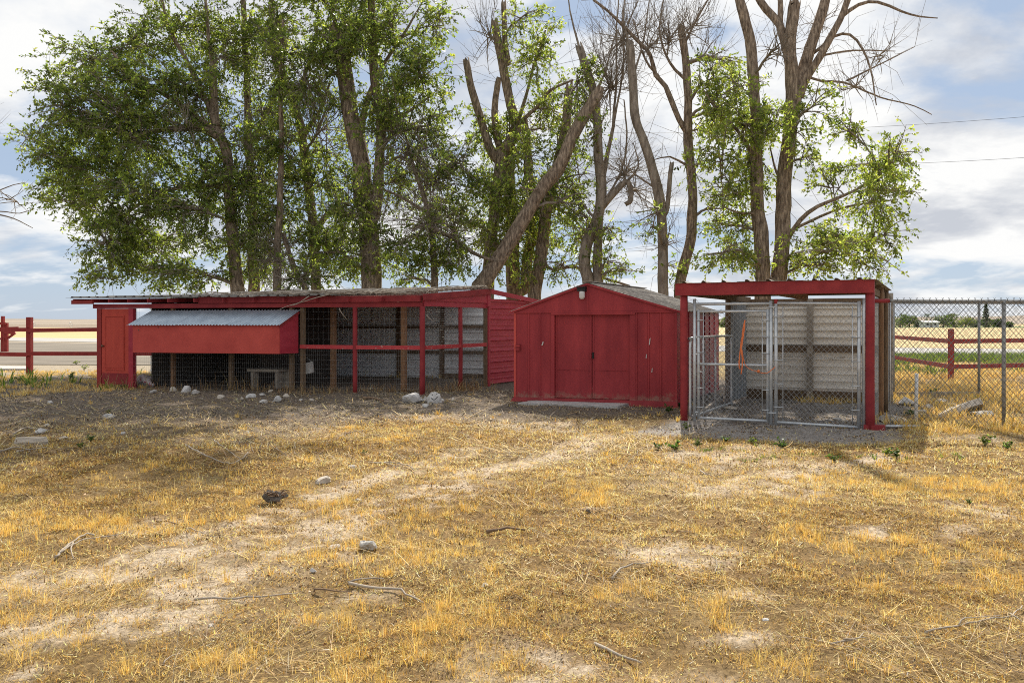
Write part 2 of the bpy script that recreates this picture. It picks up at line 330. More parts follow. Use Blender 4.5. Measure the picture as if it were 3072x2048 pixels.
def zones(x, y):
    w = (fbm(x, y, .5, 77, 4) - .5)
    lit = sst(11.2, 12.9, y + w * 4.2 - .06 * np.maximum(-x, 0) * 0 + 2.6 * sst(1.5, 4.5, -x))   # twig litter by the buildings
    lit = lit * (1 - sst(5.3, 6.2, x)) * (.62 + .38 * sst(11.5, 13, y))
    soil = np.maximum(np.maximum(patches(x, y, SOIL, .6) * .85, tracks(x, y) * .8), sst(.60, .74, fbm(x, y, .7, 21, 5)) * .7) * (.25 + .75 * sst(.36, .58, fbm(x, y, 6.5, 23, 5)))
    tuft = np.maximum(patches(x, y, TUFT, .5, 60), sst(.64, .76, fbm(x, y, 1.3, 31, 4)) * .7) * sst(.36, .56, fbm(x, y, 3.2, 33, 3))
    rust = np.maximum(patches(x, y, RUST, .5, 80), sst(.45, .6, fbm(x, y, .8, 51, 4)))
    fk = Frame((2.70, 12.02), (2.43, -1.03), (.571, 1))
    # kennel floor and the strip before it: grey crushed gravel
    px, py = x - 2.70, y - 12.02; det = fk.U[0] * fk.V[1] - fk.U[1] * fk.V[0]
    u = (px * fk.V[1] - py * fk.V[0]) / det; v = (-px * fk.U[1] + py * fk.U[0]) / det
    grav = sst(-.35, .0, u + w * .6) * (1 - sst(2.75, 3.3, u + w * .6)) * sst(-1.75, -1.2, v + w * 1.2) * (1 - sst(4.6, 5.2, v))
    return lit, soil, tuft, rust, grav
TRACKS = [[(-100, 1905), (380, 1842), (640, 1752), (800, 1622), (1080, 1535), (1290, 1465), (1480, 1412), (1700, 1352), (1790, 1300)], [(0, 1735), (330, 1716), (620, 1600), (850, 1520), (1050, 1455), (1230, 1400), (1420, 1345)], [(2060, 1480), (2320, 1430), (2520, 1388), (2700, 1360)]]
_tp = [smooth_path(np.array([gd(*p) for p in t_]), .12)[:, :2] for t_ in TRACKS]
def tracks(x, y):                                    # worn wheel ruts
    r = np.zeros_like(x); sh = x.shape; xf, yf = x.ravel(), y.ravel(); o = np.zeros(len(xf)); near = np.where((yf > 2) & (yf < 13) & (np.abs(xf) < 9))[0]
    if len(near):
        d = np.full(len(near), 9.0)
        for P in _tp:
            for p in P: d = np.minimum(d, np.hypot(xf[near] - p[0], yf[near] - p[1]))
        d = d * (1 + (fbm(xf[near], yf[near], 1.8, 201, 4) - .5) * 1.6)
        o[near] = 1 - sst(.10, .34, d)
    return o.reshape(sh)
def mixc(a, b, t): return a * (1 - t[..., None]) + np.asarray(b, float) * t[..., None]
def ladder(parts):
    o = []
    for a, b, s in parts: o.append(np.arange(a, b, s))
    return np.concatenate(o)
gy = np.concatenate([ladder([(-8, 2.4, .6), (2.4, 8, .045), (8, 14, .08), (14, 26, .2)]), 26 * np.exp(np.linspace(0, math.log(6000 / 26), 40))])
xr = np.concatenate([ladder([(0, 5, .055), (5, 12, .11), (12, 25, .35)]), 25 * np.exp(np.linspace(0, math.log(6000 / 25), 34))])
gx = np.concatenate([-xr[:0:-1], xr])
X, Y = np.meshgrid(gx, gy); nx, ny = len(gx), len(gy)
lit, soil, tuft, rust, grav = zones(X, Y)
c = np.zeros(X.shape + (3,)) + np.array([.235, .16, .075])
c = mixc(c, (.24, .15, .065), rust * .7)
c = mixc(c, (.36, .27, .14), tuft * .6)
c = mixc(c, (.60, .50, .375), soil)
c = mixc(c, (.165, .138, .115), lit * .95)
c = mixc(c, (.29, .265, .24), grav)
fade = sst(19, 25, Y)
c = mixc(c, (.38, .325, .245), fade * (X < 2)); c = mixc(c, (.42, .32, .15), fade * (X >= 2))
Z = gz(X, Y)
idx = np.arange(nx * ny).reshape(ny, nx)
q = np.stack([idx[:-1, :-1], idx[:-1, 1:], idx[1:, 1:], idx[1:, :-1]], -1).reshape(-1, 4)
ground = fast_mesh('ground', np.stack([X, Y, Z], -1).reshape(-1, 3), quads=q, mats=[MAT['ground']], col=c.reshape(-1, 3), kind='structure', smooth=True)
ground['label'] = 'dry yard ground with bare soil, litter and gravel'
def plate(name, pts, z, mat, label):
    o = mesh_obj(name, [(p[0], p[1], z) for p in pts], [list(range(len(pts)))], MAT[mat], kind='structure', label=label); return o
def seg(px0, py0, px1, py1, w0, w1, ext=40):         # ground line between two pixels, extended, as near / far edges
    a, b2 = gd(px0, py0), gd(px1, py1); d = (b2 - a) / np.linalg.norm(b2 - a); a = a - d * ext; b2 = b2 + d * ext
    return a, b2
ra, rb = gd(0, 1022), gd(3072, 1067); rc, rd = gd(3072, 1046), gd(0, 1013)
d1 = (rb - ra) / np.linalg.norm(rb - ra)
RA, RB, RC, RD = ra - d1 * 120, rb + d1 * 120, rc + d1 * 125, rd - d1 * 125
plate('road', [RA, RB, RC, RD], .012, 'gravel_road', 'pale gravel road running behind the yard')
fo = np.array([0, 0, 0])
plate('dry_field', [RD, RC, np.array([900, 262, 0]), np.array([-900, 262, 0])], .006, 'field', 'flat field of dry golden grass beyond the road')
plate('brown_field', [(-3000, 263, 0), (55, 263, 0), (70, 1400, 0), (-3000, 1400, 0)], .006, 'field_brown', 'far brown tilled field under the horizon')
plate('green_field', [(56, 263, 0), (1500, 263, 0), (1500, 420, 0), (60, 420, 0)], .006, 'field_green', 'far strip of green crop by the tree line')
plate('tan_field', [(61, 421, 0), (3000, 421, 0), (3000, 1400, 0), (71, 1400, 0)], .006, 'field', 'far tan field behind the tree line')
plate('gravel_yard', [gd(-500, 1092), np.array([1.0, 27.0, 0]), gd(1500, 1046) + np.array([0, -2, 0]), RA + (0, -1.2, 0)], .006, 'yard_gravel', 'bare gravel lot between the rail fence and the road')
for nm, z0, x0, x1, hh, sd in (('hill', 2600, -2600, 3400, 24, 3), ('hill', 3800, -3600, 5200, 46, 8)):
    xs = np.linspace(x0, x1, 90); top = hh * (.25 + .75 * fbm(xs, xs * 0, .0011, sd, 4)) * np.where(xs > 0, 1.15, .75)
    V = []; fcs = []
    for i, xx in enumerate(xs): V += [(xx, z0 - 500, -.5), (xx, z0, top[i]), (xx, z0 + 500, -.5)]
    for i in range(len(xs) - 1): fcs += [(3 * i, 3 * i + 3, 3 * i + 4, 3 * i + 1), (3 * i + 1, 3 * i + 4, 3 * i + 5, 3 * i + 2)]
    mesh_obj(nm, V, fcs, MAT['hill'], kind='structure', label='low hazy hill on the horizon')

# ------------------------------------------------------------------ grass and litter (uncountable)
def sample(n, z0, z1, side=.92, pad=1.1, xmin=None, xmax=None):
    n = int(n * 1.32)
    z = np.sqrt(rng.uniform(z0 ** 2, z1 ** 2, n)) if z0 > 0 else rng.uniform(z0, z1, n)
    x = rng.uniform(-1, 1, n) * (side * z + pad)
    if xmin is not None: k = (x > xmin) & (x < xmax); x, z = x[k], z[k]
    return x, z
def blades(x, y, ln_, wd_, tilt, az, col, curl=.3, z=None, two=False):
    """thin tapering blades; tilt is measured from upright; two-segment when they should bow"""
    n = len(x); z = gz(x, y) if z is None else z
    h = np.stack([np.sin(az), np.cos(az), np.zeros(n)], 1); up = np.array([0, 0, 1.0])
    s = np.stack([np.cos(az + rng.normal(0, .7, n)), -np.sin(az + rng.normal(0, .7, n)), np.zeros(n)], 1) * (wd_ / 2)[:, None]
    P = np.stack([x, y, z - .004], 1); d = h * np.sin(tilt)[:, None] + up * np.cos(tilt)[:, None]
    tip = P + d * ln_[:, None]
    if two:
        mid = P + d * (ln_ * .55)[:, None]; t2 = np.clip(tilt + curl, 0, 1.75); tip = mid + (h * np.sin(t2)[:, None] + up * np.cos(t2)[:, None]) * (ln_ * .5)[:, None]
        V = np.stack([P - s, P + s, mid + s * .75, mid - s * .75, tip], 1).reshape(-1, 3); b = np.arange(n)[:, None] * 5
        return V, b + np.array([0, 1, 2, 3]), b + np.array([3, 2, 4]), np.repeat(col, 5, 0)
    V = np.stack([P - s, P + s, tip], 1).reshape(-1, 3); b = np.arange(n)[:, None] * 3
    return V, None, b + np.array([0, 1, 2]), np.repeat(col, 3, 0)
def grass_obj(name, sets, label, mat='grass'):
    V = []; Q = []; T = []; C = []; n = 0
    for v, q_, t_, cc in sets:
        V.append(v); C.append(cc)
        if q_ is not None: Q.append(q_ + n)
        T.append(t_ + n); n += len(v)
    o = fast_mesh(name, np.concatenate(V), quads=np.concatenate(Q) if Q else None, tris=np.concatenate(T), mats=[MAT[mat]], col=np.concatenate(C), kind='stuff')
    o['label'] = label; o['category'] = 'grass'; return o
def pick(n, cols, wts, jit=.18):
    cols = np.array(cols); k = rng.choice(len(cols), n, p=np.array(wts) / sum(wts)); return cols[k] * rng.lognormal(0, jit, (n, 1)) * (1 + rng.normal(0, .04, (n, 3)))
mats_, tufts_, straw_ = [], [], []
RUSTC = [(.58, .375, .09), (.40, .235, .06), (.80, .59, .21), (.14, .09, .045), (.88, .71, .34)]
for z0, z1, n, ws, ls in ((2.7, 4.5, 300000, .0034, .034), (4.5, 7.5, 380000, .0048, .040), (7.5, 11.5, 250000, .0085, .052), (11.5, 16.0, 90000, .012, .06)):
    x, y = sample(n, z0, z1); lit, soil, tuft, rust, grav = zones(x, y)
    p = (.46 + .54 * rust) * (1 - .82 * soil) * (1 - .93 * lit) * (1 - .97 * grav) * (1 - .35 * tuft)
    clump = .18 + .82 * sst(.40, .54, fbm(x, y, 7.5, 91, 3))
    k = rng.random(len(x)) < p * clump; x, y, rust = x[k], y[k], rust[k]; m_ = len(x)
    col = np.where((rng.random(m_) < .45 + .52 * sst(.42, .60, fbm(x, y, .75, 141, 4)))[:, None], pick(m_, RUSTC, (4, 3.4, 2, 3, 1.2), .4), pick(m_, [(.86, .65, .26), (.90, .75, .38), (.74, .52, .16), (.34, .24, .11), (.62, .50, .32)], (4, 3, 3, 2, 1.4), .34)); hue = fbm(x, y, .9, 131, 3)[:, None]; col = np.clip(col * (.74 + .6 * hue), 0, .95)
    mats_.append(blades(x, y, rng.uniform(.35, 1.25, m_) * ls, rng.uniform(.5, 1.4, m_) * ws, np.where(rng.random(m_) < .8, rng.uniform(.95, 1.6, m_), rng.uniform(.1, .9, m_)), rng.uniform(0, 2 * pi, m_), col, z=gz(x, y) + rng.uniform(0, .018, m_)))
for z0, z1, n, ws in ((2.7, 5, 26000, .011), (5, 9, 34000, .016), (9, 13, 20000, .022), (11, 17.5, 60000, .026)):     # crumbs of dead leaves, bark and clods; dark ones also paint in shadow specks
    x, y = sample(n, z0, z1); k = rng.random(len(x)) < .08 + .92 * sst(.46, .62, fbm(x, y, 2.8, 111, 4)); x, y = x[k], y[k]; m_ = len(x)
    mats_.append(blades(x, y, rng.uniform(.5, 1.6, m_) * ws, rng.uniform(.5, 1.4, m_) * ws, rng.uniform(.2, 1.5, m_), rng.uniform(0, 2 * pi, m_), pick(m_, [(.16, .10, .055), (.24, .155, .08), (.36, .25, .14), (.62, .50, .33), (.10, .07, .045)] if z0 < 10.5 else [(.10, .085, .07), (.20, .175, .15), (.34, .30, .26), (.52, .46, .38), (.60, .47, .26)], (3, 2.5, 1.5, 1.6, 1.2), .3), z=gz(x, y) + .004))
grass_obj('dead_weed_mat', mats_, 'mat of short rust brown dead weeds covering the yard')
GOLD = [(.84, .61, .19), (.74, .50, .12), (.88, .72, .32), (.64, .41, .09)]
for z0, z1, n, ws, ls in ((2.7, 4.5, 3400, .0024, .10), (4.5, 7.5, 5600, .0034, .10), (7.5, 11.5, 6500, .0050, .10), (11.5, 16.5, 4200, .008, .13)):
    x, y = sample(n, z0, z1); lit, soil, tuft, rust, grav = zones(x, y)
    p = (.025 + .975 * tuft) * (1 - .85 * soil) * (1 - .9 * lit) * (1 - grav)
    k = rng.random(len(x)) < p; x, y = x[k], y[k]; m0 = len(x)
    nb = rng.integers(10, 34, m0); rep = np.repeat(np.arange(m0), nb); m_ = len(rep); sc = rng.uniform(.4, 1.15, m0)[rep]
    az = rng.uniform(0, 2 * pi, m_); rr = np.abs(rng.normal(0, .034, m_)); bx = x[rep] + np.sin(az) * rr; by = y[rep] + np.cos(az) * rr
    tufts_.append(blades(bx, by, rng.uniform(.45, 1.1, m_) * ls * sc, rng.uniform(.6, 1.2, m_) * ws, np.abs(rng.normal(.34, .32, m_)), az, pick(m_, GOLD, (3, 2, 3, 1.2), .18), rng.uniform(.1, .9, m_), two=True))
# the taller dry grass by and behind the wire fence, right, and beside the coop, left
for x0, x1, z0, z1, n, ls in ((5.6, 13, 10.6, 20, 3600, .2), (8, 24, 16, 27, 5200, .28), (-16, -8.6, 15.5, 24, 2000, .13), (-10, 6, 21, 27, 1500, .25)):
    x = rng.uniform(x0, x1, n); y = rng.uniform(z0, z1, n); k = fbm(x, y, .8, 151, 3) > .42; x, y = x[k], y[k]; m0 = len(x)
    nb = rng.integers(8, 16, m0); rep = np.repeat(np.arange(m0), nb); m_ = len(rep); sc = rng.uniform(.4, 1.15, m0)[rep]; az = rng.uniform(0, 2 * pi, m_); rr = np.abs(rng.normal(0, .06, m_))
    tufts_.append(blades(x[rep] + np.sin(az) * rr, y[rep] + np.cos(az) * rr, rng.uniform(.4, 1.1, m_) * ls * sc, rng.uniform(.008, .014, m_), np.abs(rng.normal(.3, .25, m_)), az, pick(m_, GOLD + [(.66, .52, .28)], (2, 1.4, 2.4, 1, 3), .14), rng.uniform(.1, .8, m_), two=True))
grass_obj('dry_grass_tufts', tufts_, 'pale golden tufts of dry bunch grass standing in the yard')
# flattened straw and fallen twigs
for z0, z1, n, ws in ((2.7, 4.5, 12000, .0024), (4.5, 8, 18000, .0036), (8, 10.5, 14000, .0055), (8.5, 17.5, 42000, .010)):
    x, y = sample(n, z0, z1); lit, soil, tuft, rust, grav = zones(x, y)
    k = rng.random(len(x)) < (.75 * sst(.40, .62, fbm(x, y, 1.7, 211, 4)) + .72 * lit) * (1 - .80 * grav) * (1 - .5 * soil); x, y = x[k], y[k]; m_ = len(x)
    straw_.append(blades(x, y, rng.lognormal(-2.1, .6, m_) * 1.1, rng.uniform(.6, 1.3, m_) * ws, rng.uniform(1.30, 1.56, m_), rng.normal(0, .9, m_) + 9 * fbm(x, y, .8, 221, 2), pick(m_, [(.42, .35, .26), (.26, .215, .165), (.74, .60, .34), (.10, .08, .065), (.80, .61, .26)], (3, 2.6, 2, 2.4, 2) if z0 > 8.2 else (2, 1, 3, 1, 4)), rng.uniform(-.1, .15, m_), z=gz(x, y) + rng.uniform(.004, .02, m_), two=True))
x = rng.uniform(2.2, 7.2, 5200); y = rng.uniform(8.6, 16.5, 5200); g = zones(x, y)[4]; k = rng.random(5200) < g * .6; x, y = x[k], y[k]; m_ = len(x)
straw_.append(blades(x, y, rng.lognormal(-2.9, .5, m_), rng.uniform(.008, .016, m_), rng.uniform(1.3, 1.56, m_), rng.uniform(0, 2 * pi, m_), pick(m_, [(.40, .38, .35), (.26, .245, .23), (.12, .11, .10)], (2, 2, 2)), rng.uniform(-.1, .15, m_), z=gz(x, y) + rng.uniform(.003, .012, m_), two=True))
grass_obj('twig_litter', straw_, 'fallen twigs and straw littering the ground by the buildings')
# small-leaved green weeds on the verge beyond the right rail fence
gs = []
for x0, x1, z0, z1, n in ((12, 34, 25, 34.5, 4200), (8, 30, 22, 26, 500), (-15, -9, 17.5, 22, 26), (5, 9, 9.5, 10.5, 6), (2.2, 5.4, 8.3, 9.4, 26)):
    x = rng.uniform(x0, x1, n); y = rng.uniform(z0, z1, n); k = fbm(x, y, .35, 171, 3) > .36; x, y = x[k], y[k]; m0 = len(x)
    nb = rng.integers(12, 26, m0); rep = np.repeat(np.arange(m0), nb); m_ = len(rep); az = rng.uniform(0, 2 * pi, m_); far = z0 > 12
    rr = np.abs(rng.normal(0, .14 if far else .05, m_)); ls = .34 if far else .07
    gs.append(blades(x[rep] + np.sin(az) * rr, y[rep] + np.cos(az) * rr, rng.uniform(.3, 1.1, m_) * ls, rng.uniform(.6, 1.3, m_) * (.035 if far else .010), np.abs(rng.normal(.5, .35, m_)), az, pick(m_, [(.15, .24, .045), (.25, .34, .06), (.10, .16, .035), (.34, .38, .10)], (3, 3, 2, 1)), rng.uniform(.2, .9, m_), two=True))
grass_obj('green_weeds', gs, 'low green weeds growing along the verge beyond the fence')
# ------------------------------------------------------------------ chicken coop
def rib_prof(length, pitch, ht, flat=.5, top=.18):          # trapezoid ribs
    o = [(0, 0)]; x = 0
    while x + pitch <= length + 1e-6:
        o += [(x + pitch * (flat - top) / 2 + pitch * .18, 0), (x + pitch * .42, ht), (x + pitch * (.42 + top), ht), (x + pitch * (.60 + top * .6), 0)]; x += pitch
    if o[-1][0] < length - 1e-4: o.append((length, 0))
    return o
def sine_prof(length, pitch, amp, n=6):
    k = int(length / pitch * n); return [(length * i / k, amp * sin(2 * pi * i / n)) for i in range(k + 1)]
UP = np.array([0, 0, 1.0])
CF = Frame((-1.92, 16.4), (-7.84, 1.8), (.6, 1.0))
coop = thing('chicken_coop', 'long low red timber chicken coop with wire run and corrugated roof', 'coop', CF(4, 2, 0))
uL = CF.u_at(300); uR0 = CF.u_at(230) 
VR, VB = 2.525, 5.05                                  # ridge and back of the gabled roof along the depth
He, Hr = 2.09, 2.305
def ridge_h(u): return Hr - .0185 * max(u, 0)                     # the ridge sags towards the door end
def roof_h(v, u=0.0):
    r = ridge_h(u); return He + (r - He) * v / VR if v <= VR else r - (r - He) * (v - VR) / (VB - VR)
# roof sheets: ribs run down the slope
us = np.linspace(-.12, uR0 - .05, 10)
for side in (0, 1):
    v0, v1 = (-.28, VR) if side == 0 else (VB + .2, VR)
    for i in range(9):
        a, b2 = us[i], us[i + 1]; w = b2 - a
        if b2 < CF.u_at(930): continue                    # the run has no sheets behind the ridge
        dz = .012 * (i % 2) + (.02 if i in (2, 6) else 0); o0 = CF(a, v0, roof_h(v0, a) + dz + .02)
        MB().sheet(o0, CF.U.tolist() + [0], CF(a, v1, roof_h(v1, a) + dz + .02) - o0, UP, rib_prof(w + .03, .235, .032), .004).build('roof_sheet', MAT['roof_steel'], coop)
MB().beam(CF(-.15, VR, Hr + .035), CF(uR0 - .1, VR, ridge_h(uR0) + .035), .26, .012).build('ridge_cap', MAT['roof_steel'], coop)
# rafters
for px in (245, 300, 350, 407, 466, 526, 604, 690, 780, 870, 965, 1060, 1160):
    u = CF.u_at(px)
    for v0, v1 in ((-.2, VR), (VR, VB)):
        MB().beam(CF(u, v0, roof_h(max(v0, -.2), u) - .055), CF(u, v1, roof_h(v1, u) - .055), .045, .09).build('rafter', MAT['red_paint' if v0 < 0 else 'raw_wood'], coop)
# front beams: the lower one all along, the upper fascia board from the nest box on
um = CF.u_at(606)
MB().box(CF, -.02, CF.u_at(284), -.045, .0, 1.855, 1.955).build('front_beam', MAT['red_paint'], coop)
MB().box(CF, -.02, um, -.10, -.048, 1.962, 2.105).build('fascia_board', MAT['red_paint'], coop)
MB().box(CF, CF.u_at(303), CF.u_at(240), -.21, -.17, 1.955, 2.045).build('fascia_board', MAT['red_fence'], coop)
# rake boards and side beam on the right
MB().beam(CF(-.1, -.12, roof_h(0) - .035), CF(-.1, VR + .02, Hr - .03), .03, .13).build('rake_board', MAT['red_paint'], coop)
MB().beam(CF(-.1, VR + .02, Hr - .03), CF(-.1, VB + .1, roof_h(VB) - .03), .03, .11).build('rake_board', MAT['red_siding'], coop)
MB().box(CF, -.03, .02, .03, VR + .12, 1.87, 2.0).build('side_beam', MAT['red_siding'], coop)
for k in range(5):                                    # boards closing the gable above the beam
    va, vb = .06 + k * .49, .06 + (k + 1) * .49 - .008
    MB().hexa([CF(-.06, va, 1.99), CF(-.035, va, 1.99), CF(-.035, vb, 1.99), CF(-.06, vb, 1.99), CF(-.06, va, roof_h(va) - .03), CF(-.035, va, roof_h(va) - .03), CF(-.035, vb, roof_h(vb) - .03), CF(-.06, vb, roof_h(vb) - .03)]).build('gable_board', MAT['red_siding'], coop)
MB().box(CF, -.075, -.032, VR - .06, VR + .06, 1.9, Hr - .1).build('gable_post', MAT['red_siding'], coop)
# red steel siding on the rear half of the right side: courses with a rolled seam
for k in range(8):
    h0 = .02 + k * .262; h1 = min(h0 + .262, 2.1)
    pr = [(0, 0), (.018, .018), (.05, .006), (.10, 0), (.13, .007), (.16, 0), (h1 - h0 - .02, .0), (h1 - h0, .004)]
    o0 = CF(-.035, VR + .07, h0)
    MB().sheet(o0, UP, CF(-.035, VB, h0) - o0, np.array([-CF.U[0], -CF.U[1], 0]), pr, .003).build('siding_course', MAT['red_siding'], coop)
MB().beam(CF(-.05, VR + .05, 2.06), CF(-.05, VB, 2.04), .03, .05).build('side_trim', MAT['red_siding'], coop)
# posts
def round_post(fr, u, v, h1, r, mat, parent, h0=-.1, name='post', lean=0):
    b0 = fr(u, v, h0); t0 = fr(u + lean, v, h1)
    return MB().tube(smooth_path([b0, (b0 * .6 + t0 * .4) + rng.normal(0, .004, 3), t0], .3), r, 10, wob=.05, seed=int(abs(u * 37) + 3)).build(name, MAT[mat], parent)
for px, r in ((1066, .052), (1268, .060)): round_post(CF, CF.u_at(px), -.01, 1.86, r, 'red_paint', coop)
round_post(CF, 0.0, CF.v_at(1381), 1.88, .050, 'red_paint', coop)
MB().box(CF, -.03, .05, VR - .05, VR + .06, -.05, 1.87).build('corner_post', MAT['raw_wood'], coop)
MB().box(CF, -.06, -.03, VR - .0, VR + .075, -.05, 1.9).build('corner_board', MAT['red_siding'], coop)
for px, w in ((905, .07), (515, .055), (690, .075), (872, .075)): u = CF.u_at(px); MB().box(CF, u - w / 2, u + w / 2, .0, .08, -.05, 1.85).build('post', MAT['raw_wood' if px > 520 else 'post_wood'], coop)
for px, v in ((996, .9), (1208, .5), (1193, 4.9), (1323, 4.9), (985, 4.9), (632, 2.2), (760, 3.1), (556, 1.8), (795, 2.4)):
    u = CF.u_at(px, v); MB().box(CF, u - .045, u + .045, v, v + .09, -.05, 1.95).build('inner_post', MAT['post_wood' if v < 1 else 'raw_wood'], coop)
# rails at half height
u9 = CF.u_at(898)
MB().beam(CF(-.02, -.02, .98), CF(u9 - .04, -.02, .985), .05, .085).build('rail', MAT['red_worn'], coop)
MB().beam(CF(-.02, .05, .98), CF(-.02, VR - .06, .99), .05, .085).build('rail', MAT['red_worn'], coop)
# back wall: ribbed galvanised sheets laid lengthwise
ub0, ub1 = -.02, CF.u_at(455, VB)
nb = 5; bs = np.linspace(ub0, ub1, nb + 1)
for i in range(nb):
    for j, (h0, h1) in enumerate(((-.06, .72), (.70, 1.40), (1.38, 2.06))):
        o0 = CF(bs[i], VB - .02 + .006 * j, h0)
        MB().sheet(o0, UP, CF(bs[i + 1] + .02, VB - .02 + .006 * j, h0) - o0, np.array([-CF.V[0], -CF.V[1], 0]), rib_prof(h1 - h0, .225, .022), .003).build('wall_sheet', MAT['galv_old'], coop)
MB().box(CF, .05, u9 - .2, VB - .16, VB - .1, .0, .12).build('sill_board', MAT['raw_wood'], coop)
for h in (.66, 1.36): MB().box(CF, .05, ub1 - .1, VB - .11, VB - .07, h, h + .09).build('girt', MAT['raw_wood'], coop)
# hen house: boarded partitions behind the nest box
up_ = CF.u_at(456, .35); uh_ = u9 + 1.5
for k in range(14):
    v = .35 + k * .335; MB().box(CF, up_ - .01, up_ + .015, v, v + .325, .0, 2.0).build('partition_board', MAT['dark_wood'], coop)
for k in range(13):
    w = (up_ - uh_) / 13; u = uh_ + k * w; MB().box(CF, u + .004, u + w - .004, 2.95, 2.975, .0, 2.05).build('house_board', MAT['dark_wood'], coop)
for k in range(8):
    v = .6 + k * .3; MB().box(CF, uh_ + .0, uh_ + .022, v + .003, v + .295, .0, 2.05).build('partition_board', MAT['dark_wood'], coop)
# door with a moulded panel
ud0, ud1 = CF.u_at(388), CF.u_at(308)
d = MB().box(CF, ud0, ud1, -.02, .02, .06, 1.85).build('door', MAT['red_door'], coop)
dw = ud1 - ud0
pm = MB()
for a, b2, c2, e in ((.14, .86, 1.66, 1.685), (.14, .86, .40, .425)): pm.box(CF, ud0 + dw * a, ud0 + dw * b2, -.034, -.021, c2, e)
for a in (.14, .84): pm.box(CF, ud0 + dw * a, ud0 + dw * a + .022, -.034, -.021, .426, 1.659)
pm.build('panel_moulding', MAT['red_door'], d)
MB().box(CF, ud0 + dw * .19, ud0 + dw * .82, -.030, -.0212, .45, 1.635).build('raised_panel', MAT['red_door'], d)
MB().box(CF, ud0 + .01, ud1 - .01, -.028, -.021, .07, .33).build('kick_board', MAT['red_paint'], d)
MB().tube([CF(ud1 - .06, -.02, .97), CF(ud1 - .06, -.055, .97), CF(ud1 - .06, -.06, .97), CF(ud1 - .06, -.085, .97)], [.012, .012, .028, .02], 10).build('door_knob', MAT['stick_brown'], d)
for u, w in ((ud1 + .07, .12), (ud0 - .07, .12)): MB().box(CF, u - w / 2, u + w / 2, -.03, .06, -.05, 1.853).build('door_post', MAT['red_siding' if u < 8 else 'red_fence'], coop)
# welded wire on the front and the right side, one part for each run
def weld(fr, side, a0, a1, h0, h1, off, sx=.05, sy=.1, r=.0016):
    mb = MB()
    pt = (lambda a, h: fr(a, off, h)) if side == 'u' else (lambda a, h: fr(off, a, h))
    for a in np.arange(a0, a1, sx): mb.tube([pt(a, h0), pt(a + rng.normal(0, .003), h1)], r, 3, cap=False)
    for h in np.arange(h0, h1, sy): mb.tube([pt(a0, h), pt((a0 + a1) / 2, h + rng.normal(0, .004)), pt(a1, h)], r, 3, cap=False)
    return mb
weld(CF, 'u', .02, u9, .0, .95, -.025, .05, .1, .0008).build('wire_netting', MAT['mesh_wire'], coop, kind='stuff')
weld(CF, 'u', .02, u9, 1.0, 1.85, -.005, .12, .15, .0006).build('wire_netting', MAT['mesh_wire'], coop, kind='stuff')
weld(CF, 'u', u9, ud0 - .13, .0, .84, -.012, .05, .1, .0009).build('wire_netting', MAT['mesh_wire'], coop, kind='stuff')
weld(CF, 'u', up_, ud0 - .13, 1.2, 1.85, .03, .05, .05).build('wire_netting', MAT['mesh_wire'], coop, kind='stuff')
weld(CF, 'v', .05, VR - .06, .0, 1.86, .012, .045, .05, .0009).build('wire_netting', MAT['mesh_wire'], coop, kind='stuff')
weld(CF, 'u', ub1, uL + .02, .0, 1.9, VB, .06, .1).build('wire_netting', MAT['mesh_wire'], coop, kind='stuff')
for u in (uL + .0, (uL + ub1) / 2): MB().box(CF, u - .05, u + .05, VB - .05, VB + .05, -.05, 1.98).build('back_post', MAT['raw_wood'], coop)
# nest box hung on the front, with a corrugated lid
un0, un1, vn0 = CF.u_at(900), CF.u_at(398, -.595), -.595
hb0, hb1, ht1 = .845, 1.475, 1.80
nest = MB().box(CF, un0, un1, vn0, vn0 + .018, hb0, hb1).build('nest_box', MAT['red_box'], coop, label='long orange red nest box under a corrugated lid')
MB().hexa([CF(un0, vn0 + .0185, hb0), CF(un0 + .018, vn0 + .0185, hb0), CF(un0 + .018, -.05, hb0), CF(un0, -.05, hb0), CF(un0, vn0 + .0185, hb1 + .0), CF(un0 + .018, vn0 + .0185, hb1 + .0), CF(un0 + .018, -.05, ht1 - .02), CF(un0, -.05, ht1 - .02)]).build('end_panel', MAT['red_siding'], nest)
MB().hexa([CF(un1 - .018, vn0 + .0185, hb0), CF(un1, vn0 + .0185, hb0), CF(un1, -.05, hb0), CF(un1 - .018, -.05, hb0), CF(un1 - .018, vn0 + .0185, hb1), CF(un1, vn0 + .0185, hb1), CF(un1, -.05, ht1 - .02), CF(un1 - .018, -.05, ht1 - .02)]).build('end_panel', MAT['red_siding'], nest)
MB().box(CF, un0 + .019, un1 - .019, vn0 + .019, -.05, hb0 + .004, hb0 + .022).build('floor_board', MAT['raw_wood'], nest)
lids = np.linspace(un0 - .05, un1 + .07, 4)
for i in range(3):
    o0 = CF(lids[i], vn0 - .06, hb1 - .01 + .004 * (i % 2)); e = CF(lids[i], -.05, ht1 + .004 * (i % 2))
    MB().sheet(o0, CF.U.tolist() + [0], e - o0, UP, sine_prof(lids[i + 1] - lids[i] + .03, .076, .010, 6), .003).build('lid_sheet', MAT['galv_lid'], nest)
MB().beam(CF(un0 - .012, vn0 - .03, hb1 - .035), CF(un0 - .012, -.05, ht1 - .045), .02, .07).build('lid_edge_board', MAT['red_paint'], nest)
k = MB()
for px, hh in ((416, 1.35), (474, 1.41)): u = CF.u_at(px, vn0); k.tube([CF(u, vn0 - .001, hh), CF(u, vn0 - .004, hh)], .016, 10)
k.build('knot_hole', MAT['dark_debris'], nest)
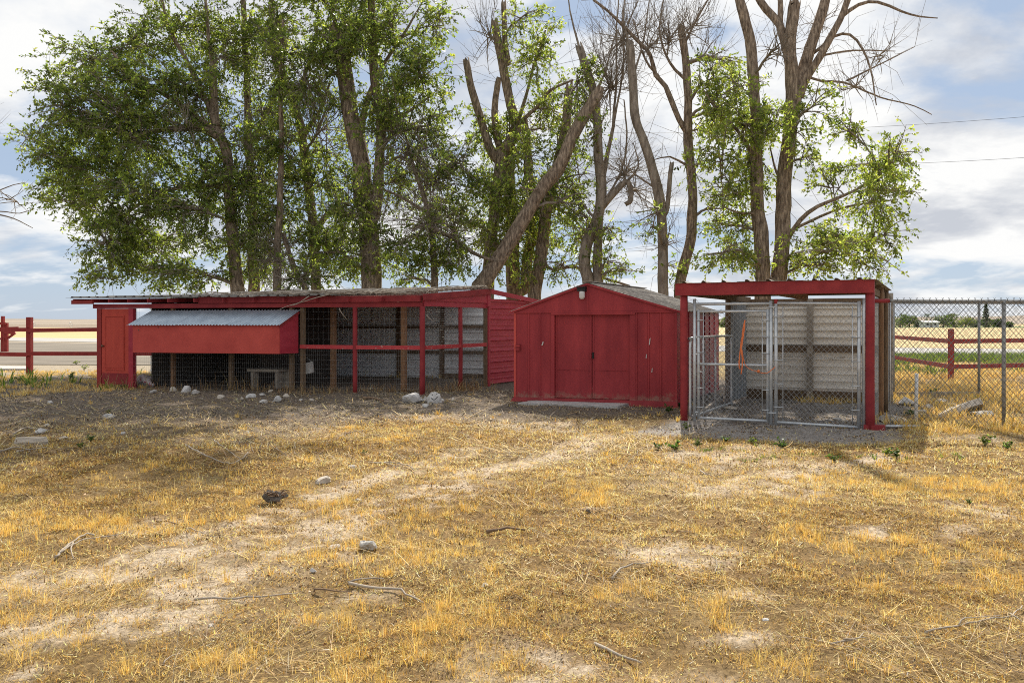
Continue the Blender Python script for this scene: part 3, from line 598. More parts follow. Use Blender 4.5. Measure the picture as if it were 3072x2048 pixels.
# things kept inside
u = CF.u_at(793, -.02)
bench = thing('wooden_bench', 'small weathered wooden bench in the wire run under the nest box', 'bench', CF(u, .3, 0))
ua, ub = CF.u_at(845, .3), CF.u_at(752, .3)
MB().box(CF, ua, ub, .2, .42, .40, .46).build('seat', MAT['grey_wood'], bench)
for uu in (ua + .08, ub - .1): MB().box(CF, uu - .03, uu + .03, .23, .38, -.02, .40).build('leg', MAT['grey_wood'], bench)
tag(MB().box(CF, CF.u_at(868, .5), CF.u_at(832, .5), .5, .53, .0, .45).build('leaning_board', MAT['grey_wood'], None), 'grey weathered board standing upright beside the small bench', 'board')
bk = thing('plastic_bucket', 'white plastic bucket hanging tilted in the wire run', 'bucket', CF(CF.u_at(930, .6), .6, .35))
c0 = CF(CF.u_at(930, .6), .6, .36); ax = np.array([-.22, -.1, .95]); ax /= np.linalg.norm(ax)
MB().tube([c0, c0 + ax * .02, c0 + ax * .24, c0 + ax * .25, c0 + ax * .25, c0 + ax * .03], [.09, .105, .13, .14, .125, .10], 18).build('bucket_body', MAT['plastic_white'], bk)
MB().tube(smooth_path([c0 + ax * .24 + (.13, 0, 0), c0 + ax * .36 + (.02, -.02, 0), c0 + ax * .24 - (.13, 0, 0)], .04), .004, 5).build('bucket_handle', MAT['pipe'], bk)
sb = CF(CF.u_at(437, .4), .4, .0)
bg_ = thing('feed_bag', 'crumpled pink and white feed bag by the coop door', 'bag', sb)
def lump(c, r, seed, sq=(1, 1, 1), amp=.35, sub=2, rot=0, sharp=0):
    import bmesh
    bm = bmesh.new(); bmesh.ops.create_icosphere(bm, subdivisions=sub, radius=1)
    P = np.array([v.co[:] for v in bm.verts]); fc = [[v.index for v in f.verts] for f in bm.faces]; bm.free()
    s_ = seed * 3.7
    d = 1 + amp * ((vn(P[:, 0] * 1.3 + P[:, 2] * .9 + s_, P[:, 1] * 1.3 - P[:, 2] * .7 + s_, 1.1, seed) - .5) * 1.5 + (vn(P[:, 0] * 2 + P[:, 2] + s_, P[:, 1] * 2 - P[:, 2] * 1.6, 1.9, seed + 5) - .5) * .8)
    if sharp:                                        # knock flat facets off
        rg = np.random.default_rng(seed)
        for k in range(sharp):
            n_ = rg.normal(0, 1, 3); n_ /= np.linalg.norm(n_); lim = rg.uniform(.55, .85); dd = P @ n_
            d = np.where(dd * d > lim, lim / np.maximum(dd, .01), d)
    P = P * d[:, None] * np.array(sq) * r
    ca, sa = cos(rot), sin(rot); P = np.stack([P[:, 0] * ca - P[:, 1] * sa, P[:, 0] * sa + P[:, 1] * ca, P[:, 2]], 1)
    return P + np.array(c), fc
P, fc = lump(sb + (0, 0, .10), .22, 5, (1, .6, .7), .6, 3); MB().add(P, fc, 0, True).build('bag_body', MAT['bag'], bg_)
P, fc = lump(sb + (-.02, -.05, .03), .2, 9, (1.1, .7, .5), .5, 2); MB().add(P, fc, 0, True).build('bag_fold', MAT['dark_debris'], bg_)
# brush lying on the roof
br = MB()
for k in range(420):
    u = rng.uniform(-.1, CF.u_at(640)) if k % 4 == 0 else rng.uniform(-.1, 3.6); v = rng.uniform(-.25, 2.3); a = rng.normal(0, .5) + (pi if k % 2 else 0); ln_ = rng.uniform(.4, 1.7); P = []
    for t_ in np.linspace(0, 1, 6):
        uu = u + cos(a) * ln_ * t_; vv = np.clip(v + sin(a) * ln_ * t_ * .5 + .07 * sin(t_ * 5 + k), -.4, VR - .05)
        P.append(CF(np.clip(uu, -.1, 6.5), vv, roof_h(max(vv, -.28), uu) + .045 + rng.uniform(0, .05) + .04 * sin(pi * t_)))
    br.tube(P, np.linspace(.011, .004, 6) * rng.uniform(.6, 1.3), 4, cap=False)
for u in np.arange(-.1, 3.3, .1): br.tube([CF(u, -.28, roof_h(-.28) + .02), CF(u, VR, Hr + .01)], .002, 3, cap=False)
bo = br.build('roof_brush', MAT['stick'], None, kind='stuff', label='tangle of dead branches lying on the coop roof'); bo['category'] = 'brush'
for lab, pts in (('long bare branch drooping from the coop roof over the nest box lid', [(1000, 880), (948, 893), (910, 905), (862, 918), (835, 930)]),
                 ('forked thin branch hanging across the coop fascia above the nest box', [(927, 888), (905, 903), (890, 912), (872, 917)]),
                 ('thin bare twig hanging down inside the wire run by the middle red post', [(1018, 925), (1024, 938), (1036, 952), (1041, 960)]),
                 ('short pale twig hanging under the beam beside the corner red post', [(1280, 945), (1288, 955), (1300, 963)])):
    zz_ = 16.35 if pts[0][0] < 1010 else 16.9; P = [at(p[0], p[1], (16.55 if pts[0][0] < 1010 else 16.3) + .05 * i) for i, p in enumerate(pts)]
    tag(MB().tube(smooth_path(P, .08), np.linspace(.012, .005, len(smooth_path(P, .08))), 5).build('dead_branch', MAT['stick'], None), lab, 'branch', 'dead branches fallen on the coop')

# ------------------------------------------------------------------ garden shed
SF = Frame((.05, 14.8), (2.94, -.9), (.55, 1.0)); SW = math.hypot(2.94, .9); SD = 3.1
shed = thing('metal_shed', 'red gabled metal garden shed with closed double sliding doors', 'shed', SF(SW / 2, SD / 2, 0))
He2, Ha = 1.735, 2.235; ua = SW * .468
Su = lambda px: SF.u_at(px)
# front panels either side of the doors, each with a raised edge rib
def shed_panel(u0, u1, h0, h1, v=0.0):
    w = u1 - u0; pr = [(0, 0), (.0, .016), (.022, .016), (.034, 0), (w * .5, .002), (w - .012, 0), (w, -.004)]
    o0 = SF(u0, v, h0); return MB().sheet(o0, SF.U.tolist() + [0], UP * (h1 - h0), np.array([-SF.V[0], -SF.V[1], 0]), pr, .003)
for a, b2 in ((1546, 1585), (1585, 1619), (1619, 1655), (1908, 1944), (1944, 1981), (1981, 2026)): shed_panel(Su(a), Su(b2), .085, 1.70).build('wall_panel', MAT['red_shed'], shed)
MB().box(SF, Su(1655), Su(1665), -.03, .03, .085, 1.70).build('door_jamb', MAT['red_shed'], shed)
MB().box(SF, Su(1890), Su(1908), -.022, .03, .085, 1.70).build('door_jamb', MAT['red_shed'], shed)
dh = [(1664, 1774), (1774, 1891)]
for i, (a, b2) in enumerate(dh):
    u0, u1 = Su(a) + .002, Su(b2) - .002
    dr = MB().box(SF, u0, u1, .035 + .012 * i, .052 + .012 * i, .09, 1.665).build('door', MAT['red_shed'], shed)
    st = MB()
    for uu in (u0 + .012, u1 - .034): st.box(SF, uu, uu + .022, .026 + .012 * i, .0345 + .012 * i, .1, 1.66)
    st.box(SF, u0 + .03, u1 - .03, .026 + .012 * i, .0345 + .012 * i, .62, .632)
    st.build('door_rib', MAT['red_shed'], dr)
    uh = u1 - .03 if i == 0 else u0 + .012
    MB().box(SF, uh, uh + .022, .0 + .012 * i, .025 + .012 * i, .84, .96).build('handle', MAT['black'] if i else MAT['red_shed'], dr)
MB().box(SF, Su(1655), Su(1908), -.04, .03, 1.662, 1.698).build('door_track', MAT['red_shed'], shed)
MB().box(SF, Su(1546), Su(2026), -.026, .02, 1.70, 1.728).build('header_trim', MAT['red_shed'], shed)
# gable
def gable(v, t): 
    pts = [(0.0, 1.73), (SW, 1.73), (SW, He2 + .005), (ua, Ha), (0.0, He2 + .005)]
    return MB().add([SF(u, v, h) for u, h in pts] + [SF(u, v + t, h) for u, h in pts], [(0, 1, 2, 3, 4), (9, 8, 7, 6, 5)] + [(i, (i + 1) % 5, 5 + (i + 1) % 5, 5 + i) for i in range(5)])
gable(-.012, .02).build('gable_panel', MAT['red_shed'], shed); gable(SD - .02, .02).build('gable_panel', MAT['red_siding'], shed)
MB().box(SF, ua - .02, ua + .02, -.024, -.013, 1.73, Ha - .03).build('gable_seam', MAT['red_shed'], shed)
for a, b2 in (((-.07, He2 - .025), (ua, Ha)), ((ua, Ha), (SW + .07, He2 - .025))): MB().beam(SF(a[0], -.03, a[1]), SF(b2[0], -.03, b2[1]), .05, .035).build('rake_trim', MAT['red_shed'], shed)
# roof: ribbed sheets on each slope, ribs running up to the ridge
for s_ in (0, 1):
    n_ = 5
    for i in range(n_):
        v0 = -.04 + (SD + .1) / n_ * i; w = (SD + .1) / n_
        e0 = SF(SW + .09, v0, He2 - .012) if s_ else SF(-.09, v0, He2 - .012); r0 = SF(ua, v0, Ha + .03)
        MB().sheet(e0, SF.V.tolist() + [0], r0 - e0, UP, rib_prof(w + .02, .155, .02), .004).build('roof_sheet', MAT['roof_worn'], shed)
MB().beam(SF(ua, -.06, Ha + .05), SF(ua, SD + .06, Ha + .05), .16, .014).build('ridge_cap', MAT['roof_worn'], shed)
# side and back walls
for i in range(8):
    w = SD / 8; v0 = .02 + i * w * .995
    for u, sgn in ((SW - .012, 1), (.012, -1)):
        o0 = SF(u, v0, .05); pr = [(0, 0), (0, .016), (.022, .016), (.034, 0), (w - .003, 0)]
        MB().sheet(o0, SF.V.tolist() + [0], UP * (He2 - .06), np.array([SF.U[0], SF.U[1], 0]) * sgn, pr, .003).build('side_panel', MAT['red_siding'], shed)
for i in range(6):
    w = SW / 6; MB().box(SF, i * w + .004, (i + 1) * w - .004, SD - .005, SD + .01, .05, 1.73).build('back_panel', MAT['red_siding'], shed)
MB().box(SF, -.005, .035, -.02, .02, .05, 1.73).build('corner_trim', MAT['red_box'], shed); MB().box(SF, SW - .035, SW + .006, -.02, .02, .05, 1.73).build('corner_trim', MAT['red_shed'], shed)
b_ = MB(); b_.hexa([SF(-.08, -.07, -.03), SF(SW + .03, -.07, -.03), SF(SW + .02, .03, -.03), SF(-.02, .03, -.03), SF(-.01, -.028, .085), SF(SW + .01, -.028, .085), SF(SW + .01, .03, .085), SF(-.01, .03, .085)])
b_.build('base_flashing', MAT['red_paint'], shed)
# chips of bare metal
ch = MB()
for px, py, w, h in ((1629, 1030, 7, 12), (1950, 1024, 5, 22), (1940, 1068, 4, 14), (1957, 1110, 4, 14), (1552, 1037, 8, 4)):
    u = Su(px); hh = SF.h_at(py, u); k = SF(u, 0, 0)[1] / F; s2 = w * k / 2; g = h * k / 2
    ch.add([SF(u - s2, -.0185, hh - g), SF(u + s2 * .3, -.0185, hh - g * .8), SF(u + s2, -.0185, hh + g), SF(u - s2 * .2, -.0185, hh + g * .7)], [(0, 1, 2, 3)])
ch.build('paint_chip', MAT['rock_white'], shed, kind='stuff')
u = Su(1557); lt = MB().box(SF, u - .04, u + .04, -.06, -.018, .98, 1.10).build('latch_box', MAT['red_paint'], shed)
MB().box(SF, u - .03, u + .05, -.075, -.061, 1.06, 1.075).build('latch_tongue', MAT['red_worn'], lt)
# jelly-jar lamp (unlit) on the gable
u = Su(1750); lm = MB().box(SF, u - .075, u + .075, -.11, -.0135, 2.10, 2.165).build('wall_lamp', MAT['black'], shed, label='dark hooded wall lamp with a dusty glass jar')
MB().box(SF, u - .085, u + .085, -.13, -.0135, 2.166, 2.182).build('lamp_hood', MAT['black'], lm)
p0 = SF(u, -.065, 2.1); MB().tube([p0, p0 - UP * .02, p0 - UP * .11, p0 - UP * .14, p0 - UP * .15], [.05, .056, .054, .04, .012], 14).build('lamp_glass', MAT['lamp_glass'], lm)
# slab at the doors
sl = MB().box(SF, Su(1600), Su(1890), -.62, -.075, -.1, .035).build('concrete_slab', MAT['concrete'], None); tag(sl, 'thin grey concrete slab at the foot of the shed doors', 'slab')
# ------------------------------------------------------------------ dog kennel
KF = Frame((2.70, 12.02), (2.43, -1.03), (.571, 1.0)); KW = math.hypot(2.43, 1.03); KD = 3.7 * math.hypot(.571, 1)
ken = thing('dog_kennel', 'open fronted dog kennel with red fascia and steel back wall', 'kennel', KF(KW / 2, KD / 2, 0))
Ku = lambda px, v=0.0: KF.u_at(px, v)
MB().box(KF, Ku(2031), Ku(2625), -.09, -.05, 1.935, 2.125).build('fascia_board', MAT['red_paint'], ken, label='bright red fascia board along the kennel front')
def kroof(v): return 2.125 - .012 * v
ks = np.linspace(-.12, KW + .07, 4)
for i in range(3):
    o0 = KF(ks[i], -.12, kroof(-.12) + .006 * (i % 2)); e = KF(ks[i], 3.15, kroof(3.15) + .006 * (i % 2))
    MB().sheet(o0, KF.U.tolist() + [0], e - o0, UP, rib_prof(ks[i + 1] - ks[i] + .03, .30, .03, .5, .10), .004).build('roof_sheet', MAT['roof_worn'], ken)
for v in (.35, 1.3, 2.2, 3.05): MB().box(KF, .02, KW + .05, v, v + .05, kroof(v) - .075, kroof(v) - .006).build('purlin', MAT['raw_wood'], ken)
for u in (.05, KW * .5, KW - .02): MB().box(KF, u - .03, u + .03, -.045, KD if u != KW * .5 else 3.1, 1.93, 2.035).build('rafter', MAT['post_wood' if u > 1 and u < 2 else 'raw_wood'], ken)
for px, r, yb in ((2052, .058, 0), (2610, .064, 0)): round_post(KF, Ku(px), 0.0, 1.94, r, 'red_paint', ken, name='front_post')
MB().box(KF, Ku(2592), Ku(2655), -.06, .10, -.03, .05).build('post_foot', MAT['red_paint'], ken)
# right side: raw posts and steel edge
for v, r, mt in ((1.75, .042, 'post_wood'), (2.85, .040, 'raw_wood'), (KD - .05, .04, 'grey_wood')):
    round_post(KF, KW + .02, v, 2.08, r, mt, ken, name='side_post')
weld(KF, 'v', .08, KD - .05, .02, 1.92, KW - .01, .05, .05).build('wire_netting', MAT['wire'], ken, kind='stuff')
# back wall: four courses of ribbed steel in two lengths, a stud and boards
for i, (a, b2) in enumerate(((.0, KW * .46), (KW * .455, KW))):
    for j in range(4):
        h0 = .16 + .43 * j; o0 = KF(a, KD - .006 * (j % 2) - .004 * i, h0)
        MB().sheet(o0, UP, KF(b2, KD - .006 * (j % 2) - .004 * i, h0) - o0, np.array([-KF.V[0], -KF.V[1], 0]), rib_prof(.45, .142, .045), .003).build('wall_sheet', MAT['galv_white'], ken)
u = Ku(2430, KD - .1); MB().box(KF, u - .055, u + .055, KD - .14, KD - .04, -.03, 1.98).build('stud', MAT['grey_wood'], ken)
MB().box(KF, .02, KW - .02, KD - .10, KD - .05, .93, 1.06).build('girt', MAT['raw_wood'], ken)
MB().box(KF, .02, KW - .02, KD - .10, KD - .04, -.02, .17).build('sill_board', MAT['raw_wood'], ken)
MB().box(KF, .02, KW - .02, KD - .08, KD - .04, 1.87, 1.99).build('head_board', MAT['raw_wood'], ken)
# left side: dark steel on the rear, pipe panel on the front
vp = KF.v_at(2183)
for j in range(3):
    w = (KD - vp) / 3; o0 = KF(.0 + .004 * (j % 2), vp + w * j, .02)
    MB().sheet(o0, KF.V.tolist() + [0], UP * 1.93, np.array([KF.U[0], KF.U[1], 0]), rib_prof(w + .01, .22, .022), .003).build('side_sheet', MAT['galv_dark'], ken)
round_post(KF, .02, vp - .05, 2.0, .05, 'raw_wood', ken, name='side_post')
# ------------------------------------------------------------------ pipe and chain link
def chain(fr, a0, a1, h0, h1, off=0.0, side='u', pitch=.075, r=.0019, barbs=True):
    """woven diamonds, clipped to the panel"""
    mb = MB(); pt = (lambda a, h: fr(a, off, h)) if side == 'u' else (lambda a, h: fr(off, a, h)); W, H = a1 - a0, h1 - h0; k = 1.12
    for s_ in (1, -1):
        c = -H / k
        while c < W + H / k:
            lo, hi = (c, c + H / k) if s_ == 1 else (c + H / k, c)          # a at h0 and at h1
            t0, t1 = 0.0, 1.0; da = hi - lo
            if abs(da) > 1e-9:
                ta, tb = sorted(((0 - lo) / da, (W - lo) / da)); t0, t1 = max(t0, ta), min(t1, tb)
            if t1 - t0 > .02:
                A = pt(a0 + lo + da * t0, h0 + H * t0); B = pt(a0 + lo + da * t1, h0 + H * t1); mid = (A + B) / 2 + rng.normal(0, .003, 3)
                mb.tube([A, mid, B], r, 4, cap=False)
            c += pitch
    if barbs:
        for a in np.arange(a0 + .02, a1, pitch * 1.1):
            for d_ in (-.014, .014): mb.tube([pt(a, h1 - .01), pt(a + d_ * .3, h1 + .02), pt(a + d_, h1 + .038)], r, 3, cap=False)
    return mb
def pipe(name, pts, r, parent, mat='pipe', sides=10): return MB().tube(pts, r, sides).build(name, MAT[mat], parent)
gv = -.005
gate = thing('chain_link_gate', 'grey pipe chain link gate with a middle bar on the kennel left', 'gate', KF(Ku(2200), gv, 0))
a, b2 = Ku(2096), Ku(2303); hb, hm, hT = .035, .87, 1.685
for u in (a, b2): pipe('stile', [KF(u, gv, hb - .02), KF(u, gv, hT + .03)], .022, gate)
for h in (hb, hm, hT): pipe('rail', [KF(a, gv, h), KF(b2, gv, h)], .021, gate)
for u in (a + .075, b2 - .075): pipe('tension_bar', [KF(u, gv - .01, hb + .02), KF(u, gv - .01, hT - .01)], .007, gate, sides=6)
for u in (a, b2):
    for h in (.2, .5, .75, 1.05, 1.3, 1.55): 
        d_ = .09 if u == a else -.09; pipe('tension_band', [KF(u - d_ * .25, gv - .026, h), KF(u + d_ * .9, gv - .018, h)], .008, gate, sides=5)
chain(KF, a + .07, b2 - .07, hb + .02, hT, gv + .004).build('chain_mesh', MAT['wire'], gate, kind='stuff')
fr_ = ken
for px, h in ((2084, 1.88), (2313, 1.84)): pipe('gate_post', [KF(Ku(px), gv, -.08), KF(Ku(px), gv, h)], .025, fr_)
pipe('gate_header', [KF(Ku(2084), gv, 1.80), KF(Ku(2313), gv, 1.80)], .022, fr_)
for h in (.12, 1.02): pipe('gate_hinge', [KF(Ku(2084), gv - .01, h), KF(Ku(2096), gv - .01, h)], .014, fr_, sides=6)
pipe('gate_latch', [KF(Ku(2303), gv - .02, .16), KF(Ku(2330), gv - .02, .16)], .011, fr_, sides=6); pipe('gate_latch', [KF(Ku(2303), gv - .02, 1.74), KF(Ku(2332), gv - .02, 1.75)], .011, fr_, sides=6)
pan = thing('chain_link_gate', 'wider chain link gate leaf without middle bar, right half of the kennel front', 'gate', KF(Ku(2450), gv, 0))
a, b2 = Ku(2328), Ku(2577)
for u, hh in ((a, 1.86), (b2, 1.82)): pipe('stile', [KF(u, gv, -.02), KF(u, gv, hh)], .025, pan)
for h, u0 in ((.005, a), (1.785, a)): pipe('rail', [KF(u0, gv, h + .02), KF(b2, gv, h)], .022, pan)
for u in (a + .10, b2 - .085): pipe('tension_bar', [KF(u, gv - .01, .05), KF(u, gv - .01, 1.76)], .007, pan, sides=6)
for h in (.25, .6, .95, 1.3, 1.6):
    pipe('tension_band', [KF(a - .02, gv - .028, h), KF(a + .11, gv - .018, h)], .008, pan, sides=5); pipe('tension_band', [KF(b2 + .02, gv - .028, h), KF(b2 - .10, gv - .018, h)], .008, pan, sides=5)
pipe('paint_band', [KF(a, gv, 1.795), KF(a, gv, 1.865)], .0265, pan, 'red_paint')
chain(KF, a + .06, b2 - .06, .03, 1.78, gv + .004).build('chain_mesh', MAT['wire'], pan, kind='stuff')
tag(pipe('pipe_post', [KF(Ku(2592), gv, -.05), KF(Ku(2592), gv, 1.5), KF(Ku(2592.5), gv, 1.86)], .024, None), 'slim grey pipe post left of the thick red kennel post', 'post')
# rounded pipe panel standing along the kennel's left side
sp = thing('low_wire_gate', 'low chain link panel with rounded pipe corner inside the kennel left', 'fence panel', KF(Ku(2068), .05, 0))
v9 = vp - .12; u = .09
pipe('frame', smooth_path([KF(u, .0, .05), KF(u, .0, .6), KF(u, .0, 1.12), KF(u, .03, 1.24), KF(u, .15, 1.27), KF(u, v9 - .1, 1.27), KF(u, v9, 1.2), KF(u, v9, .6), KF(u, v9, .05), KF(u, v9 - .1, .03), KF(u, .1, .03)], .12), .021, sp)
for v in (.75, 1.5): pipe('upright', [KF(u, v, .03), KF(u, v, 1.26)], .017, sp)
chain(KF, .03, v9 - .03, .05, 1.25, u + .004, 'v', barbs=False).build('chain_mesh', MAT['wire'], sp, kind='stuff')
# orange rope knotted on the gate
P = [at(px, py, 11.5) for px, py in ((2235, 960), (2230, 985), (2226, 1010), (2222, 1040), (2219, 1070), (2217, 1095), (2220, 1108))]
P2 = [at(px, py, 11.46) for px, py in ((2234, 962), (2233, 990), (2228, 1020), (2224, 1050), (2228, 1080), (2226, 1105), (2224, 1122))]
P3 = [at(px, py, 11.50 - .0008 * (px - 2230)) for px, py in ((2226, 1050), (2231, 1078), (2238, 1098), (2252, 1108), (2272, 1114), (2300, 1119), (2325, 1100))]
rp = thing('orange_rope', 'frayed orange rope looped through the gate mesh', 'rope', at(2228, 1100, 11.5))
for P_, r_ in ((P, .010), (P2, .009), (P3, .006)):
    s_ = smooth_path(P_, .03); MB().tube(s_ + rng.normal(0, .002, s_.shape), r_ * (.8 + .4 * rng.random(len(s_))), 7).build('strand', MAT['rope'], rp)
P, fc = lump(at(2275, 1114, 11.45), .024, 3, amp=.5); MB().add(P, fc, 0, True).build('knot', MAT['rope'], rp)
# stones and a board lying in the kennel
tag(MB().beam(gd(2105, 1242) + UP * .03, gd(2165, 1206) + UP * .10, .05, .05).build('fallen_pole', MAT['grey_wood'], None), 'grey pole lying slanted on the kennel floor behind the gate', 'pole')

# ------------------------------------------------------------------ chain link yard fences, right
def link_fence(z0, x0, x1, posts, label, hrail, slope=0.0, hb=.03, r=.0030, mat='pipe', barbs=True):
    fr = Frame((0, z0), (1, slope), (0, 1)); t = thing('chain_link_fence', label, 'fence', (x0, z0 + slope * x0, 0))
    for xx in posts: MB().tube([fr(xx, 0, -.1), fr(xx, 0, hrail + .02)], .027, 10).build('post', MAT['fence_post'], t)
    pipe('top_rail', [fr(x0, 0, hrail), fr((x0 + x1) / 2, 0, hrail - .006), fr(x1, 0, hrail)], .024, t, 'fence_post')
    chain(fr, x0 + .05, x1, hb, hrail + .012, -.03, pitch=.085, r=r, barbs=barbs).build('chain_mesh', MAT['fence_wire'], t, kind='stuff')
    return t, fr
xa = (2655 - CX) / F * 11.1
t, fr = link_fence(11.1, xa, 10.2, [(3011 - CX) / F * 11.1, 9.9], 'near chain link fence joining the red kennel corner post', 1.825)
pipe('rail_end', [fr((2600 - CX) / F * 11.1, 0, 1.825), fr(xa + .06, 0, 1.825)], .03, t, 'red_paint'); pipe('bottom_pipe', [fr(xa - .1, -.02, .02), fr(xa + .5, -.02, .015)], .02, t)
pipe('tension_bar', [fr(xa + .06, -.03, .05), fr(xa + .06, -.03, 1.8)], .008, t, sides=6)
t, fr = link_fence(15.6, (2676 - CX) / F * 15.6, 14.5, [(2680 - CX) / F * 15.6, (2937 - CX) / F * 15.6, 12.6], 'farther chain link fence behind the broken concrete slabs', 1.92, barbs=False, hb=.1)
MB().beam(fr((2690 - CX) / F * 15.6, -.05, .06), fr((2940 - CX) / F * 15.6, -.02, .07), .06, .09).build('bottom_board', MAT['grey_wood'], t)
tag(MB().tube([gd(2749, 1262) - UP * .1, gd(2749, 1262) + UP * .4, gd(2750, 1262) + UP * .73], .026, 10).build('stub_post', MAT['galv_old'], None), 'short cut off pipe post standing alone before the rubble', 'post')

# ------------------------------------------------------------------ red rail fences
def wood_post(p, h, w, parent, mat='red_fence'):
    f_ = Frame(p, (1, 0), (0, 1)); return MB().box(f_, -w / 2, w / 2, -w / 2, w / 2, -.1, h).build('post', MAT[mat], parent)
lf = thing('rail_fence', 'dark red two rail fence left of the coop', 'fence', gd(89, 1127))
p0 = gd(89, 1127); pA = p0 + np.array([-3.6, .3, 0]); pB = p0 + np.array([3.1, .0, 0]); pC = p0 + np.array([6.4, .3, 0])
for p, h in ((p0, 1.68), (pA, 1.6), (pC, 1.6)): wood_post(p, h, .13, lf)
for a, b2 in ((pA, p0), (p0, pB), (pB, pC)):
    for h in (1.30, .64): MB().beam(a + UP * h - (0, .09, 0), b2 + UP * (h + rng.normal(0, .02)) - (0, .09, 0), .045, .11).build('rail', MAT['red_fence'], lf)
rf = thing('rail_fence', 'red two rail fence seen through the chain link on the right', 'fence', gd(2853, 1144))
q0 = gd(2853, 1144); qA = np.array([12.85, 25.9, 0]); qB = np.array([12.0, 31.5, 0]); qC = np.array([10.4, 37.0, 0]); qR = np.array([15.6, 21.3, 0]); qS = np.array([20.5, 22.5, 0])
for p, h in ((q0, 1.36), (qA, 1.3), (qB, 1.3), (qC, 1.3), (qR, 1.36), (qS, 1.36)): wood_post(p, h, .105, rf)
for a, b2 in ((q0, qA), (qA, qB), (qB, qC), (q0, qR), (qR, qS)):
    for h in (1.04, .38): MB().beam(a + UP * h, b2 + UP * (h + rng.normal(0, .01)), .05, .115).build('rail', MAT['red_fence'], rf)
# braced posts of the far gateway, left edge
gw = thing('gate_posts', 'red braced timber gate posts at the left edge beyond the rail fence', 'gate', gd(12, 1054))
zg = 40.5; W_ = lambda px, py: at(px, py, zg)
for a, b2, w in (((8, 1058), (9, 948), .13), ((19, 1056), (19, 968), .15)): MB().beam(W_(*a), W_(*b2), w, w, (0, 1, 0)).build('post', MAT['red_fence'], gw)
for a, b2, w in (((-60, 970), (22, 970), .13), ((-60, 1016), (14, 1016), .11), ((-60, 987), (60, 984), .15), ((20, 994), (49, 998), .2)): MB().beam(W_(*a) - (0, .15, 0), W_(*b2) - (0, .15, 0), .08, w).build('cross_bar', MAT['red_fence'], gw)
MB().beam(W_(24, 1014), W_(46, 998), .1, .1).build('brace', MAT['red_fence'], gw)

# ------------------------------------------------------------------ far things
wl = thing('irrigation_wheel_line', 'thin wheel line irrigation pipe along the far left horizon', 'irrigation line', (-160, 255, 0))
MB().tube([(-260, 250, 1.15), (-150, 256, 1.1), (-40, 262, 1.15), (-10, 262, 1.1)], .07, 6).build('pipe', MAT['pipe'], wl)
for x_ in np.arange(-255, -10, 12.0):
    P = [(x_, 250 + (x_ + 260) * .048 + .95 * cos(a), 1.1 + .95 * sin(a)) for a in np.linspace(0, 2 * pi, 13)]; w_ = MB().tube(P, .05, 4, cap=False)
    for a in np.arange(0, pi, pi / 4): w_.tube([(x_, P[0][1] - .95 + .93 * cos(a), 1.1 + .93 * sin(a)), (x_, P[0][1] - .95 - .93 * cos(a), 1.1 - .93 * sin(a))], .025, 3, cap=False)
    w_.build('wheel', MAT['pipe'], wl)
ho = thing('far_house', 'small white low house before the distant tree line', 'house', (155, 286, 0))
HF = Frame((152.6, 284), (1, -.15), (.15, 1))
MB().box(HF, 0, 5.2, 0, 5, -.1, 1.9).build('wall', MAT['white_wall'], ho)
rv = [HF(-.3, -.3, 1.9), HF(5.5, -.3, 1.9), HF(5.5, 5.3, 1.9), HF(-.3, 5.3, 1.9), HF(-.3, 2.5, 2.6), HF(5.5, 2.5, 2.6)]
MB().add(rv, [(0, 1, 5, 4), (2, 3, 4, 5), (0, 4, 3), (1, 2, 5), (3, 2, 1, 0)]).build('roof', MAT['white_wall'], ho)
for u in (.9, 3.6): MB().box(HF, u, u + .7, -.03, .01, .8, 1.5).build('window', MAT['black'], ho)
MB().box(HF, 2.2, 2.9, -.03, .01, 0, 1.5).build('door', MAT['grey_wood'], ho)
for lab, y0, y1, xs_ in (('upper power line wire crossing the sky on the right', 376, 355, (2716, 3072)), ('lower power line wire crossing the sky on the right', 489, 477, (2770, 3072))):
    a, b2 = at(xs_[0], y0, 62), at(xs_[1], y1, 58); d_ = b2 - a
    tag(MB().tube([a + d_ * t_ + UP * (.02 * (t_ * 4) ** 2 * .3) for t_ in np.linspace(-5, 3, 30)], .013, 5).build('power_line', MAT['black'], None), lab, 'wire')
